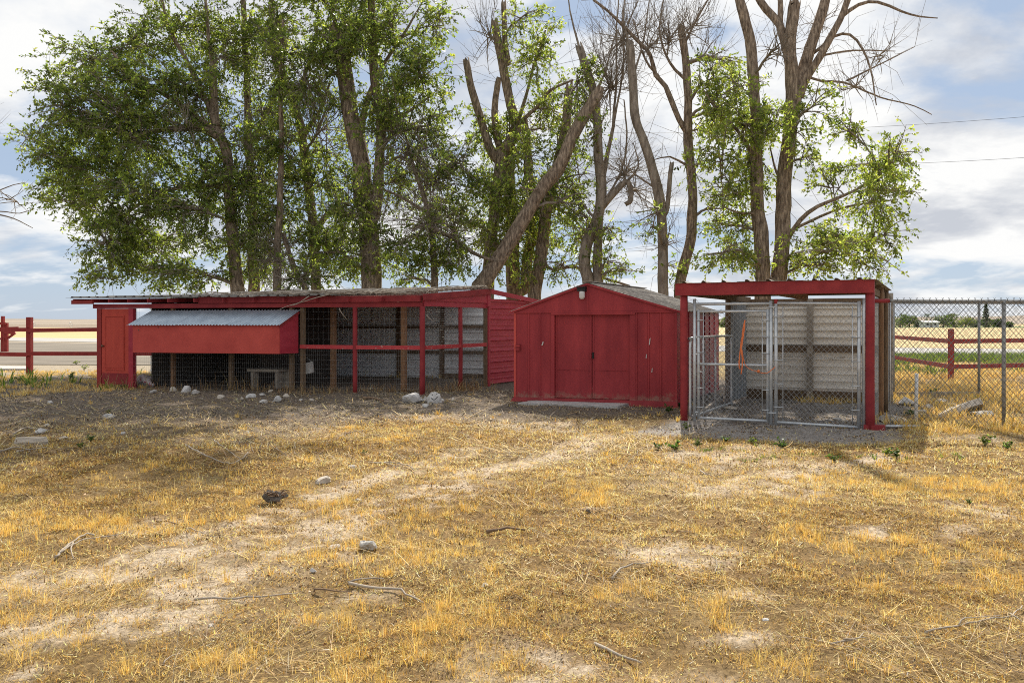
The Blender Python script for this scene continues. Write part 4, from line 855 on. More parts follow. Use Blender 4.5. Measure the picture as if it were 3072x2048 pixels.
# ------------------------------------------------------------------ trees
LEAFC = np.array([(.175, .225, .058), (.24, .29, .07), (.10, .135, .04), (.33, .37, .095)])
def leaf_cloud(O, D, Lt, nl, size, mixw=(3, 3, 2, 1), tcol=None):
    """twigs from O along D carrying nl leaves each: vertices, quads, colours for the leaves and for the twigs"""
    n = len(O); D = D / np.linalg.norm(D, axis=1)[:, None]
    t = np.clip(.3 + .75 * ((np.arange(nl)[None, :] + rng.uniform(.1, 1, (n, nl))) / nl) ** .7, 0, 1.08)
    droop = np.array([0, 0, -1.0])
    P = O[:, None] + D[:, None] * (Lt[:, None] * t)[..., None] + droop * (.28 * Lt[:, None] * t ** 2)[..., None]
    a = D[:, None] * .6 + rng.normal(0, .7, (n, nl, 3)) + droop * .35; a /= np.linalg.norm(a, axis=2)[..., None]
    nrm = rng.normal(0, 1, (n, nl, 3)) + np.array([0, 0, .8]); s = np.cross(a, nrm); s /= np.linalg.norm(s, axis=2)[..., None] + 1e-9
    L_ = rng.uniform(.65, 1.25, (n, nl, 1)) * size; W_ = L_ * rng.uniform(.2, .3, (n, nl, 1)); up = np.cross(s, a)
    V = np.stack([P, P + a * L_ * .45 + s * W_ - up * L_ * .05, P + a * L_, P + a * L_ * .45 - s * W_ - up * L_ * .05], 2).reshape(-1, 3)
    q_ = np.arange(n * nl)[:, None] * 4 + np.arange(4)
    w = np.array(mixw) / sum(mixw); base = LEAFC[rng.choice(4, (n, 1), p=w)] * rng.lognormal(0, .26, (n, 1, 1)) * rng.lognormal(0, .18, (n, nl, 1)) * (1 + rng.normal(0, .05, (n, nl, 3)))
    C = np.repeat(base.reshape(-1, 3), 4, 0)
    E = O + D * Lt[:, None] + droop * (.28 * Lt)[:, None]; m_ = O + D * (Lt * .55)[:, None] + droop * (.08 * Lt)[:, None]
    tv, tq = strips(O, m_, E, .006, .004, .002)
    return V, q_, np.clip(C, 0, 1), tv, tq
def strips(A, Bm, E, r0, r1, r2):
    """three-sided thin twigs through three points, vectorised"""
    n = len(A); d = E - A; d /= np.linalg.norm(d, axis=1)[:, None] + 1e-9
    ref = np.where(np.abs(d[:, 2:3]) < .9, np.array([[0, 0, 1.0]]), np.array([[1.0, 0, 0]])); x = np.cross(d, ref); x /= np.linalg.norm(x, axis=1)[:, None]; y = np.cross(d, x)
    V = np.zeros((n, 9, 3))
    for i, (P, r) in enumerate(((A, r0), (Bm, r1), (E, r2))):
        r = np.broadcast_to(np.asarray(r, float), (n,))[:, None]
        for k in range(3): V[:, i * 3 + k] = P + (x * cos(2.094 * k) + y * sin(2.094 * k)) * r
    f = [(i * 3 + k, i * 3 + (k + 1) % 3, i * 3 + 3 + (k + 1) % 3, i * 3 + 3 + k) for i in (0, 1) for k in range(3)]
    return V.reshape(-1, 3), (np.arange(n)[:, None, None] * 9 + np.array(f)).reshape(-1, 4)
def tree(label, z0, limbs, crowns, bare=(), base=None, bark='bark', dens=1.0, size=.104, group='elms behind the buildings', mixw=(3, 3, 2, 1), top=(), seed=1, whips=0):
    """limbs: (width px at start, at end, [(px, py) ...], depth drift); crowns: (cx, cy, rx, ry, share) in photo pixels; bare: twiggy sprays without leaves"""
    global rng
    keep, rng = rng, np.random.default_rng(seed)
    sk, skz = [], []                                 # skeleton points in the world with their radius
    tb = MB(); root = None
    for i, (w0, w1, pts, dz) in enumerate(limbs):
        P = []
        if i == 0:
            zs = z0
        else:
            S = np.array(sk); d2 = np.abs(CX + F * S[:, 0] / S[:, 1] - pts[0][0]) + np.abs(HY - F * (S[:, 2] - EYE) / S[:, 1] - pts[0][1]); j = int(np.argmin(d2)); zs = S[j, 1]; P.append(S[j])
        for k, (px, py) in enumerate(pts):
            f_ = k / max(1, len(pts) - 1); P.append(at(px, py, zs + dz * f_))
        if i == 0:
            b0 = P[0].copy() if base is None else np.array(base, float); b0[2] = 0
            root = thing('tree', label, 'tree', b0, group); P = [b0 + (0, 0, -.2), b0 * .5 + P[0] * .5 + (0, 0, 0)] + P
            P[1][2] = P[2][2] * .5
        elif len(P) > 2 and np.linalg.norm(P[0] - P[1]) < .12: P = P[1:]
        S_ = smooth_path(P, .22); n = len(S_); ss = np.linspace(0, 1, n)
        R = (w0 + (w1 - w0) * ss ** .9) / 2 * z0 / F
        if i == 0: R = R * (1 + .5 * np.exp(-ss * n * .22 / .5))
        jit = np.cumsum(rng.normal(0, .012, (n, 3)), 0) * np.array([.5, 1, .2]); jit -= np.outer(ss, jit[-1]); S_ = S_ + jit
        tb.tube(S_, R, 14 if w0 > 24 else (9 if w0 > 9 else 6), wob=.13 if w0 > 14 else .06, seed=i * 7 + seed)
        if w1 > 13: tb.jag(14 if w0 > 24 else 9, R[-1] * 1.3, seed + i)
        sk += list(S_); skz += list(R)
    trunk = tb.build('trunk', MAT[bark], root)
    LV, LQ, LC, TV, TQ = [], [], [], [], []; nl0 = nt0 = 0
    def put(lv, lq, lc, tv, tq):
        nonlocal nl0, nt0
        if lv is not None: LV.append(lv); LQ.append(lq + nl0); LC.append(lc); nl0 += len(lv)
        TV.append(tv); TQ.append(tq + nt0); nt0 += len(tv)
    SK = np.array(sk); SR = np.array(skz)
    allc = [(*c_, True) for c_ in crowns] + [(*c_, False) for c_ in bare]
    for (cx, cy, rx, ry, share, leafy) in allc:
        c = at(cx, cy, z0 + rng.uniform(-1.7, .9)); a = rx * z0 / F; b = ry * z0 / F; dp = min(max(a, .8), 2.2)
        dist = np.linalg.norm((SK - c) * np.array([1, .7, 1]), axis=1) + np.maximum(0, SK[:, 2] - c[2] + .2) * 1.6; j = int(np.argmin(dist)); s0 = SK[j]
        r0 = min(SR[j] * .5, .055); ctl = (s0 + c) / 2 + np.array([0, 0, .18 * np.linalg.norm(c - s0)]); t = np.linspace(0, 1, 9)[:, None]
        main = (1 - t) ** 2 * s0 + 2 * t * (1 - t) * ctl + t ** 2 * c; main = main + rng.normal(0, .03, main.shape) * np.sin(pi * t)
        bb = MB(); bb.tube(main, np.linspace(r0, .018, 9), 6, cap=False); bv = np.concatenate(bb.v); put(None, None, None, bv, np.array(bb.f))
        nsub = int(max(8, (20 if leafy else 18) * math.sqrt(a * b) * share + 6)); so, se = [], []
        subs = []
        for k in range(nsub):
            d = rng.normal(0, 1, 3); d /= np.linalg.norm(d); e = c + d * np.array([a, dp, b]) * rng.uniform(.55, 1.0)
            o_ = main[rng.integers(3, 9)]; mid = (o_ + e) / 2 + np.array([0, 0, .14 * np.linalg.norm(e - o_)]) + rng.normal(0, .06, 3)
            t7 = np.linspace(0, 1, 6)[:, None]; S_ = (1 - t7) ** 2 * o_ + 2 * t7 * (1 - t7) * mid + t7 ** 2 * e; subs.append(S_)
            bb = MB(); bb.tube(S_, np.linspace(.018, .006, 6), 4, cap=False); put(None, None, None, np.concatenate(bb.v), np.array(bb.f))
        subs = np.array(subs)
        area = pi * rx * ry * share * dens
        ntw = int(area / (100 if leafy else 340)) + 3
        kk = rng.integers(0, nsub, ntw); tt = rng.beta(2.2, 1.3, ntw) * 4.99; i0 = tt.astype(int); fr_ = (tt - i0)[:, None]
        O = subs[kk, i0] * (1 - fr_) + subs[kk, i0 + 1] * fr_; dirn = (subs[kk, -1] - subs[kk, 0]); dirn /= np.linalg.norm(dirn, axis=1)[:, None]
        D = (dirn * .7 + rng.normal(0, .62, (ntw, 3))) if leafy else (dirn * .5 + rng.normal(0, .32, (ntw, 3)) + np.array([0, 0, .75 if cy < 420 else .1])); Lt = rng.uniform(.2, .5, ntw) * (1 if leafy else 2.6)
        if leafy: put(*leaf_cloud(O, D, Lt, 8, size, mixw))
        else:
            D /= np.linalg.norm(D, axis=1)[:, None]; m_ = O + D * (Lt * .5)[:, None] + rng.normal(0, .04, (ntw, 3)); E = O + D * Lt[:, None] + rng.normal(0, .06, (ntw, 3)) + np.array([0, 0, .05])
            put(None, None, None, *strips(O, m_, E, .007, .005, .002)); m2 = m_ + rng.normal(0, .16, (ntw, 3)); put(None, None, None, *strips(m_, (m_ + m2) / 2 + rng.normal(0, .02, (ntw, 3)), m2, .004, .003, .0015))
    whips = int(whips * 1.6)
    if whips:                                        # thin bare shoots straggling from trunk and limbs
        j = rng.integers(4, len(SK), whips); A = SK[j]; d = rng.normal(0, 1, (whips, 3)) + np.array([0, -.3, -.1]); d /= np.linalg.norm(d, axis=1)[:, None]; ln_ = rng.uniform(.4, 1.5, whips)[:, None]
        m_ = A + d * ln_ * .5 + rng.normal(0, .1, (whips, 3)); E = A + d * ln_ + np.array([0, 0, -1.0]) * ln_ * rng.uniform(-.1, .6, (whips, 1)); put(None, None, None, *strips(A, m_, E, .008, .006, .003))
    if LV:
        V = np.concatenate(LV + TV); nlv = nl0; Q = np.concatenate(LQ + [q + nlv for q in TQ]); C = np.concatenate(LC + [np.full((nt0, 3), .12)]); mi = np.concatenate([np.zeros(sum(len(q) for q in LQ)), np.ones(sum(len(q) for q in TQ))])
        fast_mesh('crown', V, quads=Q, mats=[MAT['leaf'], MAT['twig']], parent=root, col=C, mi=mi, kind='stuff')
    elif TV:
        fast_mesh('twigs', np.concatenate(TV), quads=np.concatenate(TQ), mats=[MAT['twig']], parent=root, kind='stuff')
    rng = keep
    return root
q = lambda l: [(a * 1.306, b * 1.306, c * 1.306, d * 1.306, s) for a, b, c, d, s in l]     # crowns were read off a 2352-pixel view
tree('leftmost leafy elm with a broad bowed limb sweeping left over the coop door', 24.0,
     [(46, 22, [(712, 878), (702, 740), (694, 631), (683, 459), (649, 373), (637, 201)], .3), (26, 10, [(670, 420), (610, 388), (540, 385), (470, 392), (400, 413)], -1.2), (22, 8, [(668, 400), (580, 350), (500, 290), (400, 225), (330, 150)], -.6),
      (16, 7, [(690, 560), (560, 560), (440, 600), (340, 690), (330, 820)], .8), (18, 6, [(655, 380), (570, 200), (500, 60), (470, -120)], 1.0), (14, 5, [(640, 230), (620, 60), (600, -150)], .3)],
     q([(190, 150, 120, 70, 1.0), (120, 240, 85, 80, 1.0), (110, 340, 85, 60, 1.0), (250, 240, 130, 90, 1.0), (330, 110, 130, 80, .9), (210, 370, 130, 70, 1.1), (330, 330, 140, 90, .9), (190, 470, 110, 60, .9), (330, 450, 140, 80, 1.0), (240, 560, 90, 60, .9), (370, 560, 130, 70, 1.0), (230, 640, 60, 28, .8), (430, 640, 110, 40, 1.0), (450, 220, 110, 110, .9), (420, 60, 150, 70, .9), (480, 400, 100, 110, .9), (60, 320, 50, 30, .5), (150, 420, 90, 60, .9), (200, 300, 110, 60, .9), (280, 180, 110, 60, .8), (420, 480, 100, 80, .8), (300, 510, 110, 60, .9), (260, 600, 80, 40, .7), (340, 630, 90, 40, .8), (520, 130, 90, 90, .7), (300, 340, 240, 220, .18), (420, 200, 160, 160, .2), (380, -80, 160, 110, .7), (500, -180, 150, 120, .7)]),
     bare=q([(430, 300, 130, 80, .6), (330, 560, 80, 90, .6), (250, 520, 70, 90, .4)]), seed=3, whips=60)
tree('second elm from the left, straight dark trunk above the nest box', 25.2,
     [(38, 14, [(763, 878), (758, 700), (758, 574), (746, 400), (746, 327), (735, 150), (725, -60)], .4), (16, 6, [(750, 420), (820, 300), (850, 160)], .8), (15, 6, [(757, 560), (660, 470), (600, 330)], -.5)],
     q([(560, 90, 140, 90, .8), (600, 260, 110, 100, .8), (560, 420, 120, 110, .9), (540, 560, 110, 80, .9), (610, 620, 90, 45, .8), (560, -110, 150, 120, .7), (580, 340, 150, 260, .24), (640, 560, 120, 110, .5)]), bare=q([(600, 380, 90, 120, .6)]), seed=4, whips=70)
tree('third elm from the left, slim trunk wrapped in stringy shoots', 23.4,
     [(30, 8, [(834, 878), (838, 740), (841, 631), (850, 402), (845, 260), (850, 60)], -.4), (24, 12, [(918, 878), (895, 830), (878, 792), (850, 700)], .0)],
     q([(660, 330, 90, 110, .7), (640, 480, 90, 90, .8), (700, 620, 70, 50, .6), (650, 120, 110, 90, .6)]), bare=q([(650, 600, 70, 80, 1.6), (690, 640, 60, 40, 1.4)]), seed=5, whips=120)
tree('fourth elm from the left, dark trunk kinked up to the frame top', 24.6,
     [(38, 14, [(947, 878), (942, 780), (938, 689), (918, 516), (892, 344), (861, 258), (826, 172), (815, 0), (810, -160)], .5), (16, 6, [(905, 420), (960, 330), (990, 250)], -.6), (22, 12, [(940, 700), (985, 640), (1010, 635), (1070, 650)], -.4), (14, 6, [(880, 310), (930, 180), (960, 40)], .4)],
     q([(700, 190, 110, 110, .8), (720, 420, 80, 110, .7), (740, 560, 70, 80, .7), (800, 60, 130, 90, .8), (700, -80, 140, 110, .7), (640, 40, 100, 70, .7), (750, 350, 130, 260, .22), (780, 580, 120, 90, .5)]), bare=q([(740, 300, 90, 90, .9), (770, 480, 70, 90, .8)]), seed=6, whips=90)
tree('thickest elm behind the coop, forked trunk with leafy top', 23.2,
     [(68, 44, [(1115, 867), (1112, 746), (1100, 640), (1089, 574), (1084, 488), (1055, 373), (1038, 258), (1026, 172), (1009, 98)], .2), (36, 20, [(1112, 680), (1130, 603), (1141, 459), (1144, 344), (1130, 275), (1121, 200), (1115, 40), (1120, -120)], .5),
      (24, 18, [(1075, 430), (1098, 316), (1118, 262)], .2), (12, 5, [(1140, 400), (1220, 340), (1290, 290)], -.7), (12, 5, [(1035, 240), (960, 190), (900, 170)], -.5), (13, 5, [(1125, 230), (1200, 120), (1260, 20)], .4)],
     q([(800, 120, 120, 80, .9), (900, 70, 120, 80, 1.0), (960, 170, 100, 80, .9), (860, 230, 120, 80, .9), (980, 290, 80, 80, .8), (920, 420, 90, 100, .7), (800, 470, 70, 100, .7), (790, 610, 70, 50, .7), (930, 560, 80, 70, .7), (880, -90, 170, 120, .7), (1020, 60, 60, 60, .7), (760, -20, 110, 70, .7), (900, -230, 150, 100, .6), (1040, -190, 110, 90, .55), (1000, -330, 150, 100, .6), (1120, -290, 100, 90, .5), (800, -310, 140, 100, .6), (1180, -200, 80, 70, .4), (930, 300, 150, 220, .25), (860, 600, 110, 60, .5)]),
     bare=q([(960, 360, 100, 110, 1.1), (860, 540, 80, 80, .7)]), seed=7, whips=140)
tree('slim low elm with a dead limb reaching down right to the coop roof', 22.6,
     [(30, 12, [(1305, 861), (1302, 746), (1290, 660), (1270, 580), (1240, 500)], .3), (17, 9, [(1292, 690), (1350, 710), (1420, 760), (1480, 782)], -.5), (11, 5, [(1285, 640), (1200, 590), (1130, 560)], -.3), (10, 4, [(1250, 530), (1220, 420), (1190, 330)], .3)],
     q([(1010, 480, 90, 80, .7), (1000, 600, 90, 50, .8), (1060, 380, 80, 90, .6), (950, 640, 60, 25, .7), (1040, 530, 110, 110, .45)]), bare=q([(1000, 420, 100, 110, 1.3), (980, 520, 110, 60, 1.4), (1040, 540, 70, 50, 1.0)]), seed=8, whips=110)
tree('dark many forked elm with lopped top stubs behind the ridge end of the coop', 24.4,
     [(44, 30, [(1462, 868), (1466, 804), (1480, 660), (1497, 516), (1503, 459)], .2), (28, 20, [(1500, 480), (1474, 459), (1445, 373), (1417, 275), (1399, 189)], -.3), (34, 22, [(1503, 450), (1535, 420), (1549, 373), (1531, 316), (1514, 230), (1497, 143), (1485, 69)], .2),
      (20, 16, [(1524, 190), (1517, 143), (1511, 11)], .1), (22, 18, [(1500, 440), (1491, 402), (1485, 316), (1494, 247)], .5), (14, 6, [(1549, 380), (1610, 320), (1650, 270), (1720, 240)], -.6), (12, 5, [(1555, 360), (1580, 280), (1600, 200), (1640, 80)], .6)],
     q([(1110, 300, 60, 80, .6), (1150, 450, 70, 100, .9), (1240, 130, 90, 80, .7), (1270, 250, 80, 80, .7), (1150, 560, 70, 80, .8), (1090, 520, 50, 60, .7), (1170, 300, 50, 60, .7), (1200, 40, 80, 50, .5), (1110, 420, 40, 60, .6), (1220, 360, 60, 70, .6), (1170, 420, 120, 200, .2), (1250, 480, 90, 140, .2)]), bare=q([(1120, 90, 70, 90, .7), (1250, 300, 80, 80, .5)]), seed=9, whips=60, mixw=(2, 4, 1, 3))
tree('stout mossy elm trunk right of the forked one, hung with leaves', 25.4,
     [(50, 34, [(1540, 878), (1537, 760), (1537, 689), (1526, 545), (1530, 430)], .3), (34, 24, [(1572, 870), (1577, 804), (1589, 660), (1577, 430), (1570, 360)], .2), (12, 5, [(1585, 600), (1640, 520), (1690, 480)], .4)],
     q([(1200, 480, 60, 110, .9), (1240, 560, 60, 70, .8), (1210, 620, 50, 40, .6), (1280, 430, 60, 60, .7), (1180, 370, 50, 60, .7)]), seed=10, whips=50, mixw=(2, 4, 2, 2))
tree('heavy bare leaning trunk broken off at its upper end', 22.4,
     [(56, 34, [(1440, 872), (1451, 850), (1508, 763), (1577, 649), (1629, 562), (1675, 505), (1715, 413), (1761, 333), (1790, 288)], -.3), (10, 4, [(1640, 555), (1600, 570), (1560, 560)], -.4)],
     q([(1330, 470, 40, 40, .25)]), seed=11, whips=40)
tree('elm with twin upright stubs just behind the leaning trunk', 24.0,
     [(46, 26, [(1606, 884), (1626, 746), (1640, 620), (1675, 488), (1698, 373), (1706, 264)], .3), (12, 6, [(1630, 640), (1640, 800), (1720, 800), (1800, 830), (1890, 858)], -.8), (10, 4, [(1640, 620), (1700, 640), (1760, 700)], .5)],
     q([(1290, 340, 55, 80, .6), (1320, 540, 60, 60, .7), (1300, 450, 60, 50, .6), (1290, 610, 50, 40, .5), (1370, 610, 45, 30, .5), (1330, 190, 70, 100, .4), (1340, 400, 60, 80, .4), (1350, 500, 50, 60, .45)]), seed=12, whips=40)
tree('dead grey tree with a curled trunk above the shed ridge', 22.8,
     [(40, 24, [(1764, 862), (1750, 792), (1761, 718), (1790, 649), (1801, 574), (1793, 488), (1787, 344), (1778, 275), (1740, 150)], .2), (32, 24, [(1794, 862), (1793, 800), (1795, 718), (1801, 631)], .2), (22, 14, [(1804, 622), (1841, 580), (1876, 545), (1890, 560), (1893, 600), (1882, 610)], -.3), (18, 10, [(1803, 560), (1813, 517), (1830, 430), (1841, 373)], .3),
      (9, 4, [(1836, 400), (1848, 250), (1850, 100), (1858, -60)], .2), (8, 4, [(1841, 373), (1870, 200), (1868, 30)], -.3), (10, 4, [(1770, 640), (1720, 570), (1680, 560)], .3), (9, 4, [(1790, 640), (1860, 520), (1880, 420), (1872, 300)], .2), (9, 3, [(1782, 300), (1820, 200), (1850, 90)], .4), (8, 3, [(1880, 545), (1915, 500), (1900, 430)], -.2), (8, 3, [(1741, 160), (1715, 60), (1700, -40)], .2)],
     q([(1400, 600, 50, 40, .4), (1410, 520, 45, 50, .3), (1440, 620, 40, 25, .4), (1370, 300, 40, 70, .25)]), bare=q([(1430, 400, 60, 90, 1.4), (1400, 200, 80, 130, 1.4), (1460, 440, 50, 50, 1.4), (1370, 520, 40, 50, .8), (1430, 90, 90, 110, 1.1), (1340, 260, 60, 100, .7)]), bark='dead_bark', seed=13, whips=60)
tree('slender bare S curved trunk right of the shed ridge', 22.2,
     [(36, 24, [(1992, 880), (1990, 740), (1985, 631), (1962, 516), (1928, 413), (1905, 344), (1899, 230), (1890, 138)], .2), (18, 14, [(1996, 640), (2003, 608), (2015, 494)], .1), (8, 3, [(1899, 230), (1930, 120), (1950, -20)], .3), (7, 3, [(1892, 150), (1870, 60), (1880, -60)], -.2), (7, 3, [(1975, 570), (1900, 520), (1860, 480)], -.4)],
     q([(1530, 610, 35, 35, .35), (1500, 520, 40, 50, .22)]), bare=q([(1510, 100, 60, 80, .8), (1500, 480, 60, 60, .7), (1530, 560, 40, 60, .5)]), bark='dead_bark', seed=14, whips=40)
tree('leaning elm trunk just left of the kennel roof with bare forked crown', 22.6,
     [(38, 22, [(2040, 862), (2055, 790), (2072, 717), (2078, 574), (2064, 430), (2061, 287), (2055, 172), (2043, 86)], .3), (18, 7, [(2062, 400), (2038, 356), (1998, 258), (1969, 224), (1952, 166), (1906, 115), (1840, 50), (1780, 0)], -.5), (9, 4, [(1975, 230), (1935, 180), (1900, 60)], .3), (10, 4, [(2058, 240), (2010, 190), (1980, 100), (1990, 0)], .4), (9, 4, [(2050, 140), (2090, 60), (2130, -10)], -.2), (8, 3, [(2066, 500), (2010, 470), (1960, 480)], -.3)],
     q([(1680, 140, 50, 40, .5), (1650, 230, 45, 60, .5), (1600, 380, 40, 50, .3), (1660, 480, 40, 50, .4), (1640, 180, 60, 60, .5), (1690, 260, 60, 70, .5), (1620, 300, 40, 50, .4)]), bare=q([(1540, 90, 80, 70, .9), (1590, 60, 80, 70, .8), (1640, 130, 50, 60, .6)]), seed=15, whips=40, mixw=(2, 4, 1, 3))
tree('tall twin trunk elm behind the kennel with bare upper limbs', 21.6,
     [(50, 20, [(2292, 850), (2287, 780), (2285, 717), (2267, 574), (2267, 402), (2256, 258), (2244, 115), (2213, 0), (2205, -150), (2225, -330), (2250, -480)], .3), (47, 34, [(2332, 850), (2338, 800), (2348, 689), (2353, 545), (2371, 402), (2374, 230), (2368, 143), (2382, 29), (2384, 12)], -.2),
      (36, 24, [(2378, 330), (2399, 247), (2428, 143), (2474, 0), (2500, -140), (2540, -360)], .4), (28, 15, [(2400, 290), (2417, 241), (2474, 143), (2531, 34), (2560, -60)], -.5), (28, 18, [(2372, 190), (2359, 143), (2336, 75), (2296, 29), (2267, -20), (2230, -120)], .4), (18, 12, [(2340, 80), (2342, 20), (2335, -90)], .1),
      (13, 3, [(2520, 55), (2577, 14), (2635, 6), (2704, 34), (2760, 50), (2813, 55)], -.6), (12, 3, [(2440, 160), (2503, 109), (2549, 103), (2589, 149), (2617, 230), (2629, 316)], -.8), (8, 2.5, [(2420, 230), (2470, 245), (2531, 247), (2640, 293), (2744, 319), (2795, 344)], .5), (8, 2.5, [(2474, 166), (2560, 152), (2686, 154)], .4), (7, 2, [(2540, 243), (2646, 189), (2744, 141)], .4),
      (16, 5, [(2360, 720), (2400, 660), (2451, 620), (2560, 574), (2646, 516)], -.9), (12, 4, [(2365, 700), (2440, 660), (2540, 620), (2680, 600)], .4), (14, 5, [(2270, 480), (2210, 390), (2150, 330), (2110, 270)], -.5), (11, 4, [(2280, 640), (2220, 640), (2170, 620)], -.4), (10, 4, [(2350, 760), (2430, 780), (2540, 760)], .2), (10, 4, [(2360, 560), (2330, 520), (2310, 440)], .4)],
     q([(1700, 200, 60, 50, .6), (1720, 280, 80, 60, .7), (1650, 330, 70, 60, .6), (1680, 420, 90, 60, .7), (1670, 520, 80, 50, .8), (1660, 580, 70, 40, .8), (1880, 240, 50, 60, .5), (1780, 290, 50, 60, .6), (1950, 300, 60, 50, .5), (1990, 380, 90, 60, .65), (2070, 350, 40, 60, .55), (2040, 440, 70, 50, .65), (1900, 430, 50, 70, .4), (1930, 540, 110, 50, .7), (2030, 540, 60, 50, .7), (1890, 610, 100, 35, .8), (1990, 610, 60, 35, .6), (2040, 600, 25, 45, .4), (1850, 360, 30, 60, .4), (1720, 360, 90, 160, .45), (1650, 250, 60, 80, .5), (2000, 460, 110, 110, .4), (1900, 580, 130, 60, .5), (1700, 600, 60, 50, .7), (2050, 370, 60, 60, .4), (1830, 300, 60, 80, .4)]),
     bare=q([(1790, 110, 70, 60, .7), (1960, 200, 60, 60, .6), (2010, 130, 70, 60, .4), (1880, 60, 60, 50, .5)]), seed=16, whips=70, mixw=(2, 4, 1, 3), dens=.9)
tree('bare tree reaching in from beyond the left edge', 26.0,
     [(34, 20, [(-190, 900), (-180, 760), (-190, 640), (-200, 430)], .2), (8, 2, [(-185, 690), (-80, 650), (0, 634), (60, 640), (103, 626)], -.2), (7, 2, [(-185, 640), (-60, 590), (0, 572), (40, 555), (74, 548)], .2), (6, 2, [(-20, 640), (40, 655), (98, 684)], .1)],
     [], bare=[(20, 600, 60, 60, .22), (-120, 450, 120, 160, .5)], bark='dead_bark', seed=17, group='trees at the yard edge')
# far tree line
far_l = [('broad pale green tree at the left end of the far tree line', 2700, 945, 40, 0), ('rounded far tree left of the white house', 2728, 948, 34, 1), ('small far bush right beside the white house', 2752, 962, 18, 2), ('dark far tree rising right behind the white house', 2790, 944, 34, 2), ('wide mid green far tree right of the white house', 2830, 948, 36, 0),
         ('olive green far tree below a slender top', 2862, 944, 36, 1), ('low yellow green far tree in the middle of the line', 2896, 950, 34, 3), ('bluish dark far tree before the conifer', 2925, 954, 30, 2), ('low bush at the foot of the tall conifer', 2966, 962, 26, 1), ('rounded dark far tree right of the conifer', 2998, 958, 28, 2), ('farthest right low shrub of the distant line', 3028, 968, 16, 0), ('pale far tree seen behind the left kennel posts', 2655, 950, 28, 3)]
def far_tree(lab, px, top, w, tone, i, conifer=False):
    rg = np.random.default_rng(100 + i); z = 292 + 8 * (i % 3); c = at(px, 983, z); hgt = (983 - top) * z / F; hw = w * z / F * .75
    r_ = thing('far_tree', lab, 'tree', (c[0], z, 0), 'distant tree line beyond the field')
    MB().tube([(c[0], z, -.2), (c[0] + .1, z, hgt * .6)], [.35, .2], 6).build('trunk', MAT['bark'], r_)
    n = 900; 
    if conifer: t = rg.random(n) ** .7; rad = (1 - t) * hw * rg.uniform(.3, 1, n); an = rg.uniform(0, 2 * pi, n); P = np.stack([c[0] + rad * np.cos(an), z + rad * np.sin(an), .5 + t * hgt], 1)
    else:
        cl = rg.normal(0, .45, (9, 3)); d = rg.normal(0, .32, (n, 3)) + cl[rg.integers(0, 9, n)]; d = d / np.maximum(1, np.linalg.norm(d, axis=1))[:, None]; P = np.array([c[0], z, hgt * .5]) + d * np.array([hw, hw, hgt * .52])
    s = rg.uniform(.25, .6, n); A = rg.normal(0, 1, (n, 3)); B = rg.normal(0, 1, (n, 3)); A /= np.linalg.norm(A, axis=1)[:, None]; B /= np.linalg.norm(B, axis=1)[:, None]
    V = np.stack([P, P + A * s[:, None], P + (A + B) * s[:, None] * .7, P + B * s[:, None]], 1).reshape(-1, 3); col = np.array([(.085, .125, .04), (.10, .125, .045), (.05, .075, .035), (.16, .185, .06)])[tone] * rg.lognormal(0, .25, (n, 1))
    fast_mesh('crown', V, quads=np.arange(n * 4).reshape(-1, 4), mats=[MAT['leaf']], parent=r_, col=np.repeat(col, 4, 0), kind='stuff')
for i, (lab, px, top, w, tone) in enumerate(far_l): far_tree(lab, px, top, w, tone, i)
far_tree('tall dark conifer standing above the far tree line', 2958, 916, 24, 2, 30, True)
for i, (lab, px, top, w, tone) in enumerate((('small far tree in the gap right of the shed corner', 2176, 955, 30, 1), )): far_tree(lab, px, top, w, tone, 40 + i)
